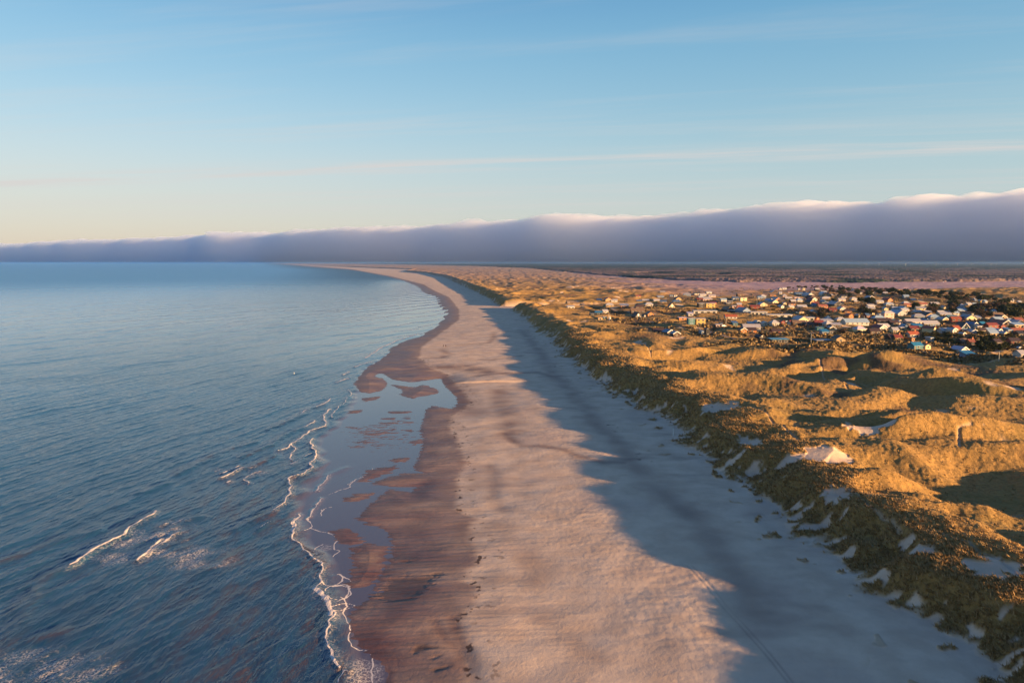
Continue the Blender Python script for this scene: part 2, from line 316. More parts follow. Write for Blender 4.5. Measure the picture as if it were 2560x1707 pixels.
def mat_land():
    k = NT('land'); pos = k.n('ShaderNodeNewGeometry').outputs['Position']
    grass, wet, heath, dark = k.attr('mask_a'); damp, shrub, tone, far = k.attr('mask_b')
    n1 = k.noise(pos, .9, 4); n2 = k.noise(pos, .16, 4); n3 = k.noise(pos, 5.0, 2); n4 = k.noise(pos, .035, 3)
    sand = k.mixc(k.ramp(n2, .3, .7), (.52, .375, .265), (.64, .48, .345))
    sand = k.mixc(k.math('MULTIPLY', k.ramp(n4, .5, .68), .45), sand, (.46, .335, .265))
    sand = k.mixc(k.math('MULTIPLY', k.ramp(n1, .52, .7), .10), sand, (.36, .25, .19))
    sand = k.mixc(k.math('MULTIPLY', k.ramp(n3, .5, .75), .30), sand, (.44, .31, .235))
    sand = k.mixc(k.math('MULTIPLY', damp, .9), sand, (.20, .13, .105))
    wetc = k.mixc(k.ramp(n2, .35, .65), (.125, .060, .050), (.185, .095, .075))
    wetc = k.mixc(k.ramp(k.noise(k.mapping(pos, (.12, 1.2, 1)), 1.0, 3), .45, .7), wetc, (.085, .043, .038))
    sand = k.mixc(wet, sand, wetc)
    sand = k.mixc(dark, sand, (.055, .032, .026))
    g1 = k.mixc(tone, (.37, .215, .066), (.31, .178, .055))
    g1 = k.mixc(k.ramp(n1, .35, .68), g1, (.21, .125, .038))
    g1 = k.mixc(k.math('MULTIPLY', k.ramp(n3, .5, .7), .45), g1, (.40, .27, .12))
    g1 = k.mixc(k.math('MULTIPLY', k.ramp(n4, .5, .72), .5), g1, (.20, .14, .04))
    sh = k.mixc(k.ramp(n1, .35, .65), (.06, .036, .026), (.15, .088, .05))
    g1 = k.mixc(k.math('MULTIPLY', shrub, .8), g1, sh)
    hs = k.noise(k.mapping(pos, (.008, .03, 1)), 1.0, 5, .6)
    hc = k.mixc(k.ramp(hs, .38, .62), (.46, .30, .29), (.36, .22, .23))
    hc = k.mixc(k.math('MULTIPLY', k.ramp(k.noise(k.mapping(pos, (.012, .04, 1)), 1.3, 4), .56, .68), .7), hc, (.12, .07, .08))
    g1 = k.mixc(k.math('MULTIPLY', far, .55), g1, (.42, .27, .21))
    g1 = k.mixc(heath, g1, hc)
    col = k.mixc(grass, sand, g1)
    rough = k.ramp(k.math('SUBTRACT', wet, grass), .3, 1.0, .9, .42)
    bh = k.math('ADD', k.math('MULTIPLY', k.noise(pos, 1.6, 5, .65), k.math('MULTIPLY_ADD', grass, .36, .08)), k.math('MULTIPLY', k.noise(pos, 6, 3, .6), k.math('MULTIPLY_ADD', grass, .12, .035)))
    bp = k.n('ShaderNodeBump', {'Strength': 1.0, 'Distance': .75, 'Height': bh})
    k.bsdf(col, rough, bp.outputs[0], Specular_IOR_Level=.2)
    return k.m

def mat_sea():
    k = NT('sea_water'); pos = k.n('ShaderNodeNewGeometry').outputs['Position']
    foam, film, shal, lace = k.attr('mask_a'); amp, big, _x, _y = k.attr('mask_b')
    w1 = k.noise(k.mapping(pos, (.85, .22, 1), (0, 0, R(20))), 1.0, 4, .6)
    w2 = k.noise(k.mapping(pos, (.20, .055, 1), (0, 0, R(24))), 1.0, 3, .55)
    w3 = k.noise(k.mapping(pos, (.028, .009, 1), (0, 0, R(24))), 1.0, 3, .55)
    w0 = k.noise(pos, 2.2, 3, .6)
    w4 = k.noise(k.mapping(pos, (2.0, .55, 1), (0, 0, R(15))), 1.0, 3, .6)
    h = k.math('ADD', k.math('MULTIPLY', w1, k.math('MULTIPLY', amp, .60)), k.math('MULTIPLY', w0, k.math('MULTIPLY', amp, .06)))
    h = k.math('ADD', h, k.math('MULTIPLY', w4, k.math('MULTIPLY', amp, .22)))
    h = k.math('ADD', h, k.math('MULTIPLY', w2, k.math('MULTIPLY', big, 1.0)))
    h = k.math('ADD', h, k.math('MULTIPLY', w3, k.math('MULTIPLY', big, 3.0)))
    h = k.math('ADD', h, k.math('MULTIPLY', k.noise(pos, .55, 3), k.math('MULTIPLY', _x, 1.3)))
    bp = k.n('ShaderNodeBump', {'Strength': 1.0, 'Distance': 1.0, 'Height': h})
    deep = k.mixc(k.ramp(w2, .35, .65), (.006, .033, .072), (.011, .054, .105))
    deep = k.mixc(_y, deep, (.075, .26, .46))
    sed = k.noise(k.mapping(pos, (.3, .10, 1), (0, 0, R(12))), 1.0, 3)
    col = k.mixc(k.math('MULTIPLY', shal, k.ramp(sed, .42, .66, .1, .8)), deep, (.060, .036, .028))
    col = k.mixc(film, col, (.10, .078, .095))
    fn = k.noise(pos, 1.5, 5, .7); fn2 = k.noise(pos, 3.5, 4, .7)
    v1 = k.n('ShaderNodeTexVoronoi', feature='DISTANCE_TO_EDGE'); v1.inputs['Scale'].default_value = 1.1
    k.t.links.new(k.n('ShaderNodeVectorMath', {0: pos, 1: k.n('ShaderNodeTexNoise', {'Scale': 1.2}).outputs['Color']}, operation='ADD').outputs[0], v1.inputs['Vector'])
    lc = k.math('MULTIPLY', k.ramp(v1.outputs['Distance'], .0, .16, 1, 0), k.ramp(fn, .4, .62))
    fl = k.math('MULTIPLY', k.ramp(k.math('ADD', k.math('MULTIPLY', lace, .9), k.math('MULTIPLY', fn, .7)), .60, 1.15), k.math('MAXIMUM', lc, k.ramp(fn2, .48, .62, 0, .9)))
    f = k.ramp(k.math('ADD', foam, k.math('MULTIPLY', k.math('SUBTRACT', fn2, .5), .7)), .42, .62)
    f = k.math('MAXIMUM', f, k.math('MULTIPLY', fl, .8), clamp=True)
    col = k.mixc(f, col, (.60, .53, .48))
    rough = k.math('MAXIMUM', k.math('MULTIPLY', f, .9), k.math('MULTIPLY_ADD', _x, .34, .07))
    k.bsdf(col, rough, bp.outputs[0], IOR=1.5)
    return k.m

# ---------------------------------------------------------------- land
def lerp_az(segs):
    out = []
    for a, b, n in segs: out.append(np.linspace(a, b, n, endpoint=False))
    return np.concatenate(out + [np.array([segs[-1][1]])])
Q = 1.0
az = lerp_az([(-52, -16, int(230 * Q)), (-16, 40.5, int(1330 * Q)), (40.5, 110, int(190 * Q))])
rad = np.concatenate([np.array([8, 20, 35, 50, 60]), np.exp(np.linspace(math.log(68), math.log(1500), int(1180 * Q), endpoint=False)), np.exp(np.linspace(math.log(1500), math.log(9000), int(260 * Q), endpoint=False)), np.exp(np.linspace(math.log(9000), math.log(60000), 60))])
X, Y = polar(az, rad)
T = terrain(X.ravel(), Y.ravel())
# the land sheet ends at the foot of the fog bank
BD = (-math.sin(R(50)), math.cos(R(50))); BN = (-math.cos(R(50)), -math.sin(R(50)))   # along the bank, from the bank towards the camera
BDIST = 25000.0
Zl = T['z'].copy()
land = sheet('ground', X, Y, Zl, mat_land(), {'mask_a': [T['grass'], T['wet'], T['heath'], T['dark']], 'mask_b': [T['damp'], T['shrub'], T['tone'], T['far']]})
tag(land, kind='structure')

# ---------------------------------------------------------------- sea
S1 = 2.583
def z1(p): return Z(p, S1, 0, 1100)
def z4(p): return Z(p, 2.904, 500, 800)
def z2(p): return Z(p, S1, 800, 1100)
def ell(cx, cy, rx, ry, a0=-100, a1=170, tilt=-12):
    o = []
    for i in range(19):
        a = R(a0 + (a1 - a0) * i / 18); ex, ey = rx * math.cos(a), ry * math.sin(a); t = R(tilt)
        o.append((cx + ex * math.cos(t) - ey * math.sin(t), cy + ex * math.sin(t) + ey * math.cos(t)))
    return z1(o)
# (points, half width of the foam, height of the wave)
BREAK = [(z1([(450,822),(470,812),(580,742),(640,706),(700,676),(790,630),(870,565),(900,545),(930,522),(975,500),(1010,472)]), .75, .75),
         (z1([(0,1400),(120,1200),(250,940),(380,865),(450,822)]), 0, .35),
         (z1([(900,788),(940,742),(1000,690),(1050,650)]), .55, .5), (z1([(935,760),(1010,700),(1075,655),(1105,615),(1140,603)]), .4, .35), (z1([(1018,610),(1080,612),(1110,604)]), .25, .2),
         (z1([(1060,548),(1082,540)]), .45, .3), (z1([(1112,546),(1140,535),(1165,522),(1200,518)]), .4, .3),
         (z1([(1200,518),(1280,500)]), 0, .3),
         (z1([(1420,248),(1450,242),(1500,220),(1570,182)]), .6, .45), (z1([(1440,218),(1500,195),(1550,168)]), .35, .3), (z1([(1570,182),(1660,150),(1760,118)]), 0, .4),
         (z1([(1600,282),(1578,262),(1640,218),(1655,210),(1690,208)]), .35, .3), (z1([(1465,282),(1488,270)]), .5, .3),
         (z4([(820,870),(798,890),(822,935),(842,970),(845,1010),(800,1045),(820,1075),(790,1098),(740,1122),(670,1145),(640,1160),(650,1185),(662,1220),(655,1255),(640,1290),(600,1340),(565,1370),(530,1395)]), .55, .5),
         (z4([(530,1395),(440,1450),(380,1475),(300,1505),(240,1535)]), 0, .55),
         (z4([(1075,510),(1105,545),(1062,570),(1065,590),(1025,630),(980,660),(950,712)]), .3, .25),
         (z4([(945,655),(890,695),(910,740),(912,770),(820,800),(740,850),(690,890),(665,910),(640,930),(600,945),(575,950)]), .65, .4),
         (z4([(672,910),(688,935),(665,970),(650,1022)]), .45, .3), (z4([(850,634),(900,612),(945,576)]), .8, .4), (z4([(730,687),(755,672),(780,656)]), .5, .35),
         (z4([(500,800),(620,750),(730,687),(790,650),(850,634)]), 0, .4), (z4([(300,1000),(500,920),(640,830),(760,782)]), 0, .45),
         (z4([(760,782),(800,758),(828,733)]), .6, .35), (z4([(1120,346),(1180,325),(1245,308)]), 1.0, .3), (z4([(1040,402),(1082,378)]), .7, .3), (z4([(990,458),(1030,442),(1072,428)]), .8, .3),
         (z4([(1205,280),(1270,235),(1300,212),(1370,180),(1440,152),(1500,132),(1570,112)]), 1.0, .3),
         (z4([(0,1040),(100,1000),(250,930),(400,890)]), 0, .45), (z4([(380,1070),(450,1035),(540,990)]), 0, .5),
         (z4([(857,1242),(880,1190),(910,1155),(940,1125)]), .35, .3), (z4([(940,1125),(1060,1070)]), .0, .25), (z4([(775,1440),(800,1400),(830,1370)]), .4, .3), (z4([(840,1340),(862,1320),(890,1292)]), .35, .25),
         (z4([(660,1568),(680,1520),(690,1488),(705,1450),(715,1405)]), .4, .3), (z4([(755,995),(812,968)]), .25, .2), (z4([(685,1035),(740,1010)]), .25, .2), (z4([(670,1050),(690,1035)]), .6, .2), (z4([(430,1520),(515,1478)]), .15, .3),
         (z1([(1910,505),(1885,570),(1878,622)]), .4, .25), (z1([(1878,622),(1905,650),(1940,682),(1985,730),(2025,768),(2068,792),(2088,840),(2050,880),(2072,920),(2022,962)]), .4, .25),
         (z1([(2022,962),(2065,1000),(2100,1040),(2130,1075),(2150,1110),(2140,1145)]), 1.05, .3), (z1([(2060,990),(2110,1060),(2180,1130),(2120,1185),(2108,1250),(2125,1340),(2150,1400),(2180,1440),(2200,1480)]), .35, .3),
         (z1([(2190,1568),(2230,1500),(2260,1490)]), .3, .2), (z1([(1980,500),(2030,450),(2060,400),(2075,375)]), .22, .2),
         (z4([(1080,1215),(1075,1190),(1160,1145),(1220,1110),(1250,1075)]), .16, .05), (z1([(0,790),(200,730),(400,640),(640,590)]), 0, .3), (z1([(1150,225),(1250,165),(1350,115),(1560,40)]), 0, .5),
         (z1([(900,350),(1060,290)]), 0, .45), (z1([(1500,585),(1640,540),(1760,465)]), 0, .3), (z1([(0,1395),(200,1300),(400,1240)]), 0, .4)]
SWASH = [z1([(1975,510),(2000,525),(2008,570),(2060,582),(2120,592),(2170,610),(2190,635),(2165,665)]), z1([(1960,585),(2008,570)]), ell(2140,900,72,38), ell(2180,985,85,45), ell(2215,1085,74,22,-180,180),
         ell(2170,965,85,30,-180,20), z2([(130,1010),(180,1080),(160,1130),(165,1190),(190,1230),(185,1270),(200,1320),(250,1355),(300,1362),(330,1385),(350,1430),(358,1500),(345,1568)]),
         z1([(2170,660),(2165,700),(2185,720),(2160,750)]), z1([(2040,700),(2080,675)]), z4([(780,1442),(800,1480),(805,1508),(850,1525),(920,1535),(1000,1560)]), z4([(860,1420),(890,1385),(915,1375)]),
         z2([(100,1050),(160,1010),(200,960),(180,900),(120,860)]), z1([(2200,1480),(2140,1400)]), z2([(0,480),(20,450),(70,430)]), z2([(40,350),(110,330),(180,305),(190,290),(240,250),(290,235)])]
def blobs(fr, pts): return [(fr([(x, y)])[0], rx, ry, a) for x, y, rx, ry, a in pts]
LACE = blobs(z1, [(950,640,9,10,1.0),(820,760,11,6,.9),(1250,760,12,7,.9),(1100,740,9,6,.8),(1210,600,4,9,.7),(700,790,9,4,.7),(1700,190,9,6,.55),(1480,190,8,5,.6),(2100,700,3,4,.8),(150,1480,11,6,1.0),(400,1500,9,6,1.0),(250,1410,9,3,.6),(20,1530,8,6,1),
                  (2100,1060,3,3,.8),(1830,380,3,6,.6),(2060,900,3,4,.5),(1300,800,8,4,.7)]) + blobs(z2, [(280,1480,3.2,4.5,1.25),(270,1560,3.5,3,1.3),(130,1290,1.6,2.2,.6),(20,660,3,4,.5)]) + blobs(z4, [(610,960,8,5,.6),(640,1250,4,8,.6),(600,1340,6,4,.6),(870,610,8,4,.6),(420,1110,8,6,.55)])

def sea_fields(x, y):
    T2 = terrain_sd(x, y)
    off = -T2                                  # metres offshore of the sand edge
    n = x.shape
    foam = np.zeros(n); lift = np.zeros(n); br = np.zeros(n); lace = np.zeros(n)
    jx = x + pn(x, y, 4.5, 60) * .7 + pn(x, y, 1.3, 61) * .22; jy = y + pn(x, y, 4.5, 62) * .7 + pn(x, y, 1.3, 63) * .22
    seaward = 0
    for pts, w, h in BREAK:
        d = dist_poly(jx, jy, pts, 5.0)
        mm = d < 4.9
        if w > 0: foam = np.maximum(foam, np.exp(-(d / (w * .5)) ** 2) * mm)
        ww = 1.5 if w == 0 else max(w * 1.2, .7)
        lift = np.maximum(lift, h * np.exp(-(d / ww) ** 2) * mm)
        if w == 0: br = np.maximum(br, .75 * np.exp(-(d / 1.4) ** 2) * mm)
        elif w > .3: lace = np.maximum(lace, .52 * np.exp(-(d / 2.8) ** 2) * mm)
    for pts in SWASH:
        d = dist_poly(jx, jy, pts, 1.5)
        foam = np.maximum(foam, .8 * np.exp(-(d / .17) ** 2) * (d < 1.4))
    for (cx, cy), rx, ry, a in LACE:
        q = ((x - cx) / rx) ** 2 + ((y - cy) / ry) ** 2
        lace = np.maximum(lace, a * np.exp(-q * 1.2) * (.8 + .8 * pn(x, y, 5, 64)))
    film = FILM_fn(x, y)
    return off, foam, lift, br, lace, film
FOAMX = [P(*p) for p in [(1112,790),(1050,840),(960,885),(895,930),(880,975),(865,1010),(826,1060),(776,1100),(790,1150),(770,1190),(735,1220),(728,1250),(722,1330),(728,1345),(760,1370),(800,1410),(805,1440),(790,1475),(820,1530),(840,1560),(822,1590),(835,1650),(850,1680),(860,1720)]] + [(-42., 60.)]
FOAMX.sort(key=lambda p: p[1]); FMY = np.array([p[1] for p in FOAMX]); FMX = np.array([p[0] for p in FOAMX])
def FILM_fn(x, y):
    w = np.interp(y, FMY, FMX)
    f = sstep(-.5, 4.5, x - w + pn(x, y, 9, 65) * 2.0) * (y < 900)
    return f * (1 - .4 * sstep(300, 600, y))
def terrain_sd(x, y):
    xs = np.interp(y, XSY, XSX)
    return x - xs
azs = lerp_az([(-75, -45, 120), (-45, 3, 1000), (3, 60, 60)])
rads = np.concatenate([np.array([10, 30, 50, 65]), np.exp(np.linspace(math.log(78), math.log(700), 900, endpoint=False)), np.exp(np.linspace(math.log(700), math.log(8000), 260, endpoint=False)), np.exp(np.linspace(math.log(8000), math.log(110000), 50))])
X, Y = polar(azs, rads); xr, yr = X.ravel(), Y.ravel()
off, foam, lift, br, lace, film = sea_fields(xr, yr)
dist = np.hypot(xr, yr)
open_ = (1 - film)
ph = pn(xr, yr, 40, 66) * 2.2 + pn(xr, yr, 15, 67) * 1.1
cd = (.905, -.425)
u = xr * cd[0] + yr * cd[1]
def crest(u, lam, ph): return (np.maximum(0, .5 + .5 * np.sin(2 * np.pi * u / lam + ph))) ** 2.2
mod = .65 + .6 * pn(xr, yr, 30, 68)
zz = crest(u, 8.5, ph) * .17 * mod + crest(u + yr * .16, 3.7, ph * 1.7) * .12 + crest(u - yr * .2, 2.1, ph * 2.6) * .055 + crest(u, 21, ph * .8) * .22 * mod
zz = zz + pn(xr * .91 - yr * .42, xr * .42 + yr * .91, 1.5, 69, 4.0) * .07
att = (1 - sstep(300, 750, dist)) * (open_ * .93 + .02)
inshore = 1 - sstep(4, 30, FMX[0] * 0 + np.interp(yr, FMY, FMX) - xr)
att = att * (1 - .25 * inshore)
zz = zz * att + crest(u, 34, ph * .9 + 1) * .35 * sstep(250, 600, dist) * (1 - sstep(2500, 5000, dist)) * open_
zz = zz + lift * (1 - .55 * film) - .03
shal = np.clip(.9 * (1 - sstep(0, 42, np.interp(yr, FMY, FMX) - xr)) * (1 - sstep(150, 230, yr)) + .35 * (1 - sstep(0, 90, np.interp(yr, FMY, FMX) - xr)) * (1 - sstep(140, 260, yr)) + br, 0, 1)
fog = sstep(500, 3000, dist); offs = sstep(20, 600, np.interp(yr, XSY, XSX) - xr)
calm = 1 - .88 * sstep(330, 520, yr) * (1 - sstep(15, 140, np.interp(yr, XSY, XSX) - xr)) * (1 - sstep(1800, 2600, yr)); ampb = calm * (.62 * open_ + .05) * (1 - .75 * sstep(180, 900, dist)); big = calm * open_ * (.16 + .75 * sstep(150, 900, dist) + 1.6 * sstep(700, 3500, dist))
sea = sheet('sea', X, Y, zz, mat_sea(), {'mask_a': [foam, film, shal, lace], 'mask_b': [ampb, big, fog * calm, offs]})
tag(sea, kind='structure')

# ---------------------------------------------------------------- fog bank (one long cloud standing far behind the coast)
def fog_bank():
    l = np.concatenate([np.linspace(-30000, 30000, 560, endpoint=False), np.linspace(30000, 175000, 400)])
    nv = 44; t = np.linspace(0, 1, nv)
    L, Tt = np.meshgrid(l, t)
    Lr, Tr = L.ravel(), Tt.ravel()
    H = 2120 + 240 * pn(Lr, Lr * 0, 9000, 70) + 150 * pn(Lr, Lr * 0 + 50, 3300, 71) + 60 * pn(Lr, Lr * 0 + 99, 1400, 72)
    up = np.minimum(Tr / .6, 1); back = np.clip((Tr - .42) / .58, 0, 1)
    h = -250 + (H + 250) * np.sin(up * np.pi / 2) ** .85
    dp = 200 * up + 8500 * back ** 1.6
    bul = pn(Lr, h * 2.2, 3400, 73) * 520 + pn(Lr, h * 2.0, 1500, 74) * 420 + pn(Lr, h * 1.5, 600, 75) * 230 + pn(Lr, h * 1.5, 300, 76) * 80
    k = sstep(.22, .50, Tr)
    dp = dp - bul * (.12 + .88 * k) * (1 - sstep(.8, 1, Tr)) - np.maximum(Lr - 35000, 0) ** 2 * 1.5e-6
    h = h + (pn(Lr, dp, 1500, 77) * 150 + pn(Lr, dp, 600, 78) * 95) * sstep(.35, .6, Tr) * (1 - sstep(.85, 1, Tr))
    d = BDIST + dp
    x = -BN[0] * d + BD[0] * Lr; y = -BN[1] * d + BD[1] * Lr
    nc = len(l); nb = nv * nc
    bx, by = x.reshape(L.shape)[-1], y.reshape(L.shape)[-1]
    V = np.concatenate([np.stack([x, y, h], 1), np.stack([bx, by, np.full(nc, -260.)], 1)])
    i = (np.arange(nv)[:, None] * nc + np.arange(nc - 1)[None, :]).ravel()
    F = [tuple(q) for q in np.stack([i, i + 1, i + 1 + nc, i + nc], 1)]
    j = np.arange(nc - 1)
    F += [tuple(q) for q in np.stack([nb + j, nb + j + 1, j + 1, j], 1)]
    F.append(tuple(k_ * nc for k_ in range(nv + 1))[::-1]); F.append(tuple(k_ * nc + nc - 1 for k_ in range(nv + 1)))
    me = bpy.data.meshes.new('fog_bank'); me.from_pydata([tuple(q) for q in V], [], [tuple(int(z_) for z_ in q) for q in F]); me.update()
    import bmesh
    bm = bmesh.new(); bm.from_mesh(me); bmesh.ops.recalc_face_normals(bm, faces=bm.faces); bm.to_mesh(me); bm.free()
    m = bpy.data.materials.new('fog_cloud'); m.use_nodes = True; t_ = m.node_tree; t_.nodes.clear()
    o_ = t_.nodes.new('ShaderNodeOutputMaterial'); v = t_.nodes.new('ShaderNodeVolumePrincipled')
    v.inputs['Density'].default_value = .00125; v.inputs['Color'].default_value = (.964, .982, 1.0, 1); v.inputs['Anisotropy'].default_value = .5
    t_.links.new(v.outputs[0], o_.inputs['Volume']); me.materials.append(m)
    o = bpy.data.objects.new('fog_bank', me); COL.objects.link(o)
    tag(o, 'long low violet fog bank with pink lit top behind the whole coast', 'cloud', kind='structure')
fog_bank()

# ---------------------------------------------------------------- air
def haze():
    import bmesh
    bm = bmesh.new()
    lo, hi = -3.0, 66.0
    # box aligned with the fog bank: 'a' across (towards the bank), 'b' along it
    cs = []
    for a, b in ((-95000, -60000), (BDIST - 1600, -60000), (BDIST - 1600, 160000), (-95000, 160000)):
        cs.append((-BN[0] * a + BD[0] * b, -BN[1] * a + BD[1] * b))
    vb = [bm.verts.new((x, y, lo)) for x, y in cs]; vt = [bm.verts.new((x, y, hi)) for x, y in cs]
    bm.faces.new(vb[::-1]); bm.faces.new(vt)
    for i in range(4): bm.faces.new((vb[i], vb[(i + 1) % 4], vt[(i + 1) % 4], vt[i]))
    bmesh.ops.recalc_face_normals(bm, faces=bm.faces)
    me = bpy.data.meshes.new('haze'); bm.to_mesh(me); bm.free()
    m = bpy.data.materials.new('haze_air'); m.use_nodes = True; t = m.node_tree; t.nodes.clear()
    o_ = t.nodes.new('ShaderNodeOutputMaterial'); v = t.nodes.new('ShaderNodeVolumePrincipled')
    v.inputs['Density'].default_value = HAZE_D; v.inputs['Color'].default_value = (.46, .72, 1.0, 1); v.inputs['Anisotropy'].default_value = .75
    t.links.new(v.outputs[0], o_.inputs['Volume'])
    me.materials.append(m)
    o = bpy.data.objects.new('haze', me); COL.objects.link(o); tag(o, kind='stuff')
HAZE_D = 3.4e-5
haze()

# ---------------------------------------------------------------- light, sky, camera
EXPO = 1.75
def _L(*c): return tuple(.86 * ((v / 255 + .055) / 1.055) ** 2.4 for v in c)
SKY_L = [(0, _L(218,196,188)), (3.2, _L(218,204,196)), (6.5, _L(212,214,210)), (10, _L(188,213,222)), (14, _L(158,202,224)), (19, _L(128,184,218)), (35, _L(62,122,190)), (90, _L(28,74,160))]
SKY_R = [(0, _L(212,206,202)), (5.0, _L(196,209,211)), (8.5, _L(178,207,214)), (12, _L(152,196,216)), (16, _L(130,184,214)), (20, _L(111,173,211)), (35, _L(58,118,186)), (90, _L(28,74,160))]
def lights():
    sd = bpy.data.lights.new('sun', 'SUN'); sd.energy = 5.0; sd.angle = R(.6); sd.color = (1.0, .60, .27)
    so = bpy.data.objects.new('sun', sd); COL.objects.link(so)
    from mathutils import Vector
    d = Vector((math.cos(R(SUN_AZ)) * math.cos(R(SUN_EL)), -math.sin(R(SUN_AZ)) * math.cos(R(SUN_EL)), math.sin(R(SUN_EL))))
    so.rotation_euler = d.to_track_quat('Z', 'Y').to_euler()
    w = bpy.data.worlds.new('World'); scene.world = w; w.use_nodes = True; t = w.node_tree; t.nodes.clear()
    out = t.nodes.new('ShaderNodeOutputWorld'); bg = t.nodes.new('ShaderNodeBackground'); bg.inputs[1].default_value = .12
    sky = t.nodes.new('ShaderNodeTexSky'); sky.sky_type = 'NISHITA'; sky.sun_disc = False
    sky.sun_elevation = R(SUN_EL); sky.sun_rotation = R(90 + SUN_AZ); sky.air_density = 1.0; sky.dust_density = .6; sky.ozone_density = 1.5; sky.altitude = 60
    def nd(typ, **kw):
        n = t.nodes.new(typ)
        for k, v in kw.items(): setattr(n, k, v)
        return n
    def M(op, a, b=0.0, clamp=False):
        n = nd('ShaderNodeMath', operation=op, use_clamp=clamp)
        for i, v in enumerate((a, b)):
            if isinstance(v, bpy.types.NodeSocket): t.links.new(v, n.inputs[i])
            else: n.inputs[i].default_value = v
        return n.outputs[0]
    def MR(f, a, b, c=0.0, d=1.0):
        n = nd('ShaderNodeMapRange', interpolation_type='SMOOTHSTEP')
        t.links.new(f, n.inputs[0])
        for i, v in enumerate((a, b, c, d)): n.inputs[i + 1].default_value = v
        return n.outputs[0]
    def MX(f, a, b, mode='MIX'):
        n = nd('ShaderNodeMix', data_type='RGBA', blend_type=mode)
        for i, v in ((0, f), (6, a), (7, b)):
            if isinstance(v, bpy.types.NodeSocket): t.links.new(v, n.inputs[i])
            else: n.inputs[i].default_value = c4(v)
        return n.outputs[2]
    tc = nd('ShaderNodeTexCoord'); sp = nd('ShaderNodeSeparateXYZ'); t.links.new(tc.outputs['Generated'], sp.inputs[0])
    dx, dy, dz = sp.outputs
    def ramp(stops):
        n = nd('ShaderNodeValToRGB'); n.color_ramp.interpolation = 'B_SPLINE'
        K = 1.0 / (2 ** EXPO * .12)
        el = n.color_ramp.elements
        for i, (e, c) in enumerate(stops):
            p = math.sin(R(e))
            q = el[i] if i < 2 else el.new(p)
            q.position = p; q.color = (c[0] * K / 4, c[1] * K / 4, c[2] * K / 4, 1)
        t.links.new(dz, n.inputs[0])
        return MX(1.0, n.outputs[0], (4, 4, 4), 'MULTIPLY')
    def L(r_, g_, b_): return tuple(((v / 255 + .055) / 1.055) ** 2.4 if v > 10 else v / 3294 for v in (r_, g_, b_))
    left = ramp(SKY_L); right = ramp(SKY_R)
    azf = M('DIVIDE', dx, M('MAXIMUM', M('SQRT', M('ADD', M('MULTIPLY', dx, dx), M('MULTIPLY', dy, dy))), .001))
    col = MX(MR(azf, -.62, .62), left, right)
    nis = MX(1.0, sky.outputs[0], (.95, 1.15, 1.35), 'MULTIPLY')
    col = MX(.10, col, nis)
    # cirrus: streaks on a high flat sheet
    h = M('ADD', dz, .012)
    px = M('DIVIDE', dx, h); py = M('DIVIDE', dy, h)
    ca, sa = .975, -.224
    al = M('ADD', M('MULTIPLY', px, ca), M('MULTIPLY', py, sa)); ac = M('ADD', M('MULTIPLY', px, -sa), M('MULTIPLY', py, ca))
    cb = nd('ShaderNodeCombineXYZ'); t.links.new(M('MULTIPLY', al, .22), cb.inputs[0]); t.links.new(M('MULTIPLY', ac, 1.5), cb.inputs[1])
    n1 = nd('ShaderNodeTexNoise'); n1.inputs['Scale'].default_value = 1.0; n1.inputs['Detail'].default_value = 6; n1.inputs['Roughness'].default_value = .62; n1.inputs['Distortion'].default_value = .3; t.links.new(cb.outputs[0], n1.inputs['Vector'])
    cb2 = nd('ShaderNodeCombineXYZ'); t.links.new(M('MULTIPLY', al, .5), cb2.inputs[0]); t.links.new(M('MULTIPLY', ac, 3.0), cb2.inputs[1])
    n2 = nd('ShaderNodeTexNoise'); n2.inputs['Scale'].default_value = 1.0; n2.inputs['Detail'].default_value = 5; n2.inputs['Roughness'].default_value = .6; t.links.new(cb2.outputs[0], n2.inputs['Vector'])
    f = M('MULTIPLY', MR(n1.outputs[0], .46, .78), .30)
    def band(c, w, s_):
        q = M('DIVIDE', M('SUBTRACT', ac, c), w)
        return M('MULTIPLY', M('POWER', 2.718, M('MULTIPLY', M('MULTIPLY', q, q), -1.0)), M('MULTIPLY', MR(n2.outputs[0], .3, .7), s_))
    for c, w, s_ in ((6.35, .40, .80), (8.6, .6, .35), (10.5, .8, .30)): f = M('MAXIMUM', f, band(c, w, s_))
    f = M('MULTIPLY', f, MR(dz, .035, .07))
    K = 1.0 / (2 ** EXPO * .12)
    col = MX(f, col, tuple(v * K for v in (.70, .66, .64)))
    t.links.new(col, bg.inputs[0]); t.links.new(bg.outputs[0], out.inputs[0])
    return t, sky, bg
wt, sky, bg = lights()
cd_ = bpy.data.cameras.new('camera'); cam = bpy.data.objects.new('camera', cd_); COL.objects.link(cam)
cam.location = (0, 0, CAMH); cam.rotation_euler = (math.pi / 2 - PITCH, 0, 0); cd_.lens = FPX / 2560 * 36; cd_.sensor_width = 36; cd_.clip_end = 400000; cd_.clip_start = 1
scene.camera = cam
scene.view_settings.view_transform = 'Standard'; scene.view_settings.look = 'None'; scene.view_settings.exposure = EXPO; scene.view_settings.gamma = 1
scene.cycles.volume_bounces = 14; scene.cycles.max_bounces = 16; scene.cycles.diffuse_bounces = 3; scene.cycles.glossy_bounces = 3
import bmesh
from mathutils import Vector, Matrix
rnd = random.Random(11)
def place_many(uv, z0=7.0):
    u = np.array([p[0] for p in uv], float); v = np.array([p[1] for p in uv], float); z = np.full(len(u), z0)
    for i in range(5):
        a = (u - 1280) / FPX; b = (853.5 - v) / FPX; t = (z - CAMH) / (b * CP - SP)
        x = a * t; y = (CP + b * SP) * t
        zn = terrain(x, y, fine=False)['z']; z = .4 * z + .6 * zn
    return x, y, zn
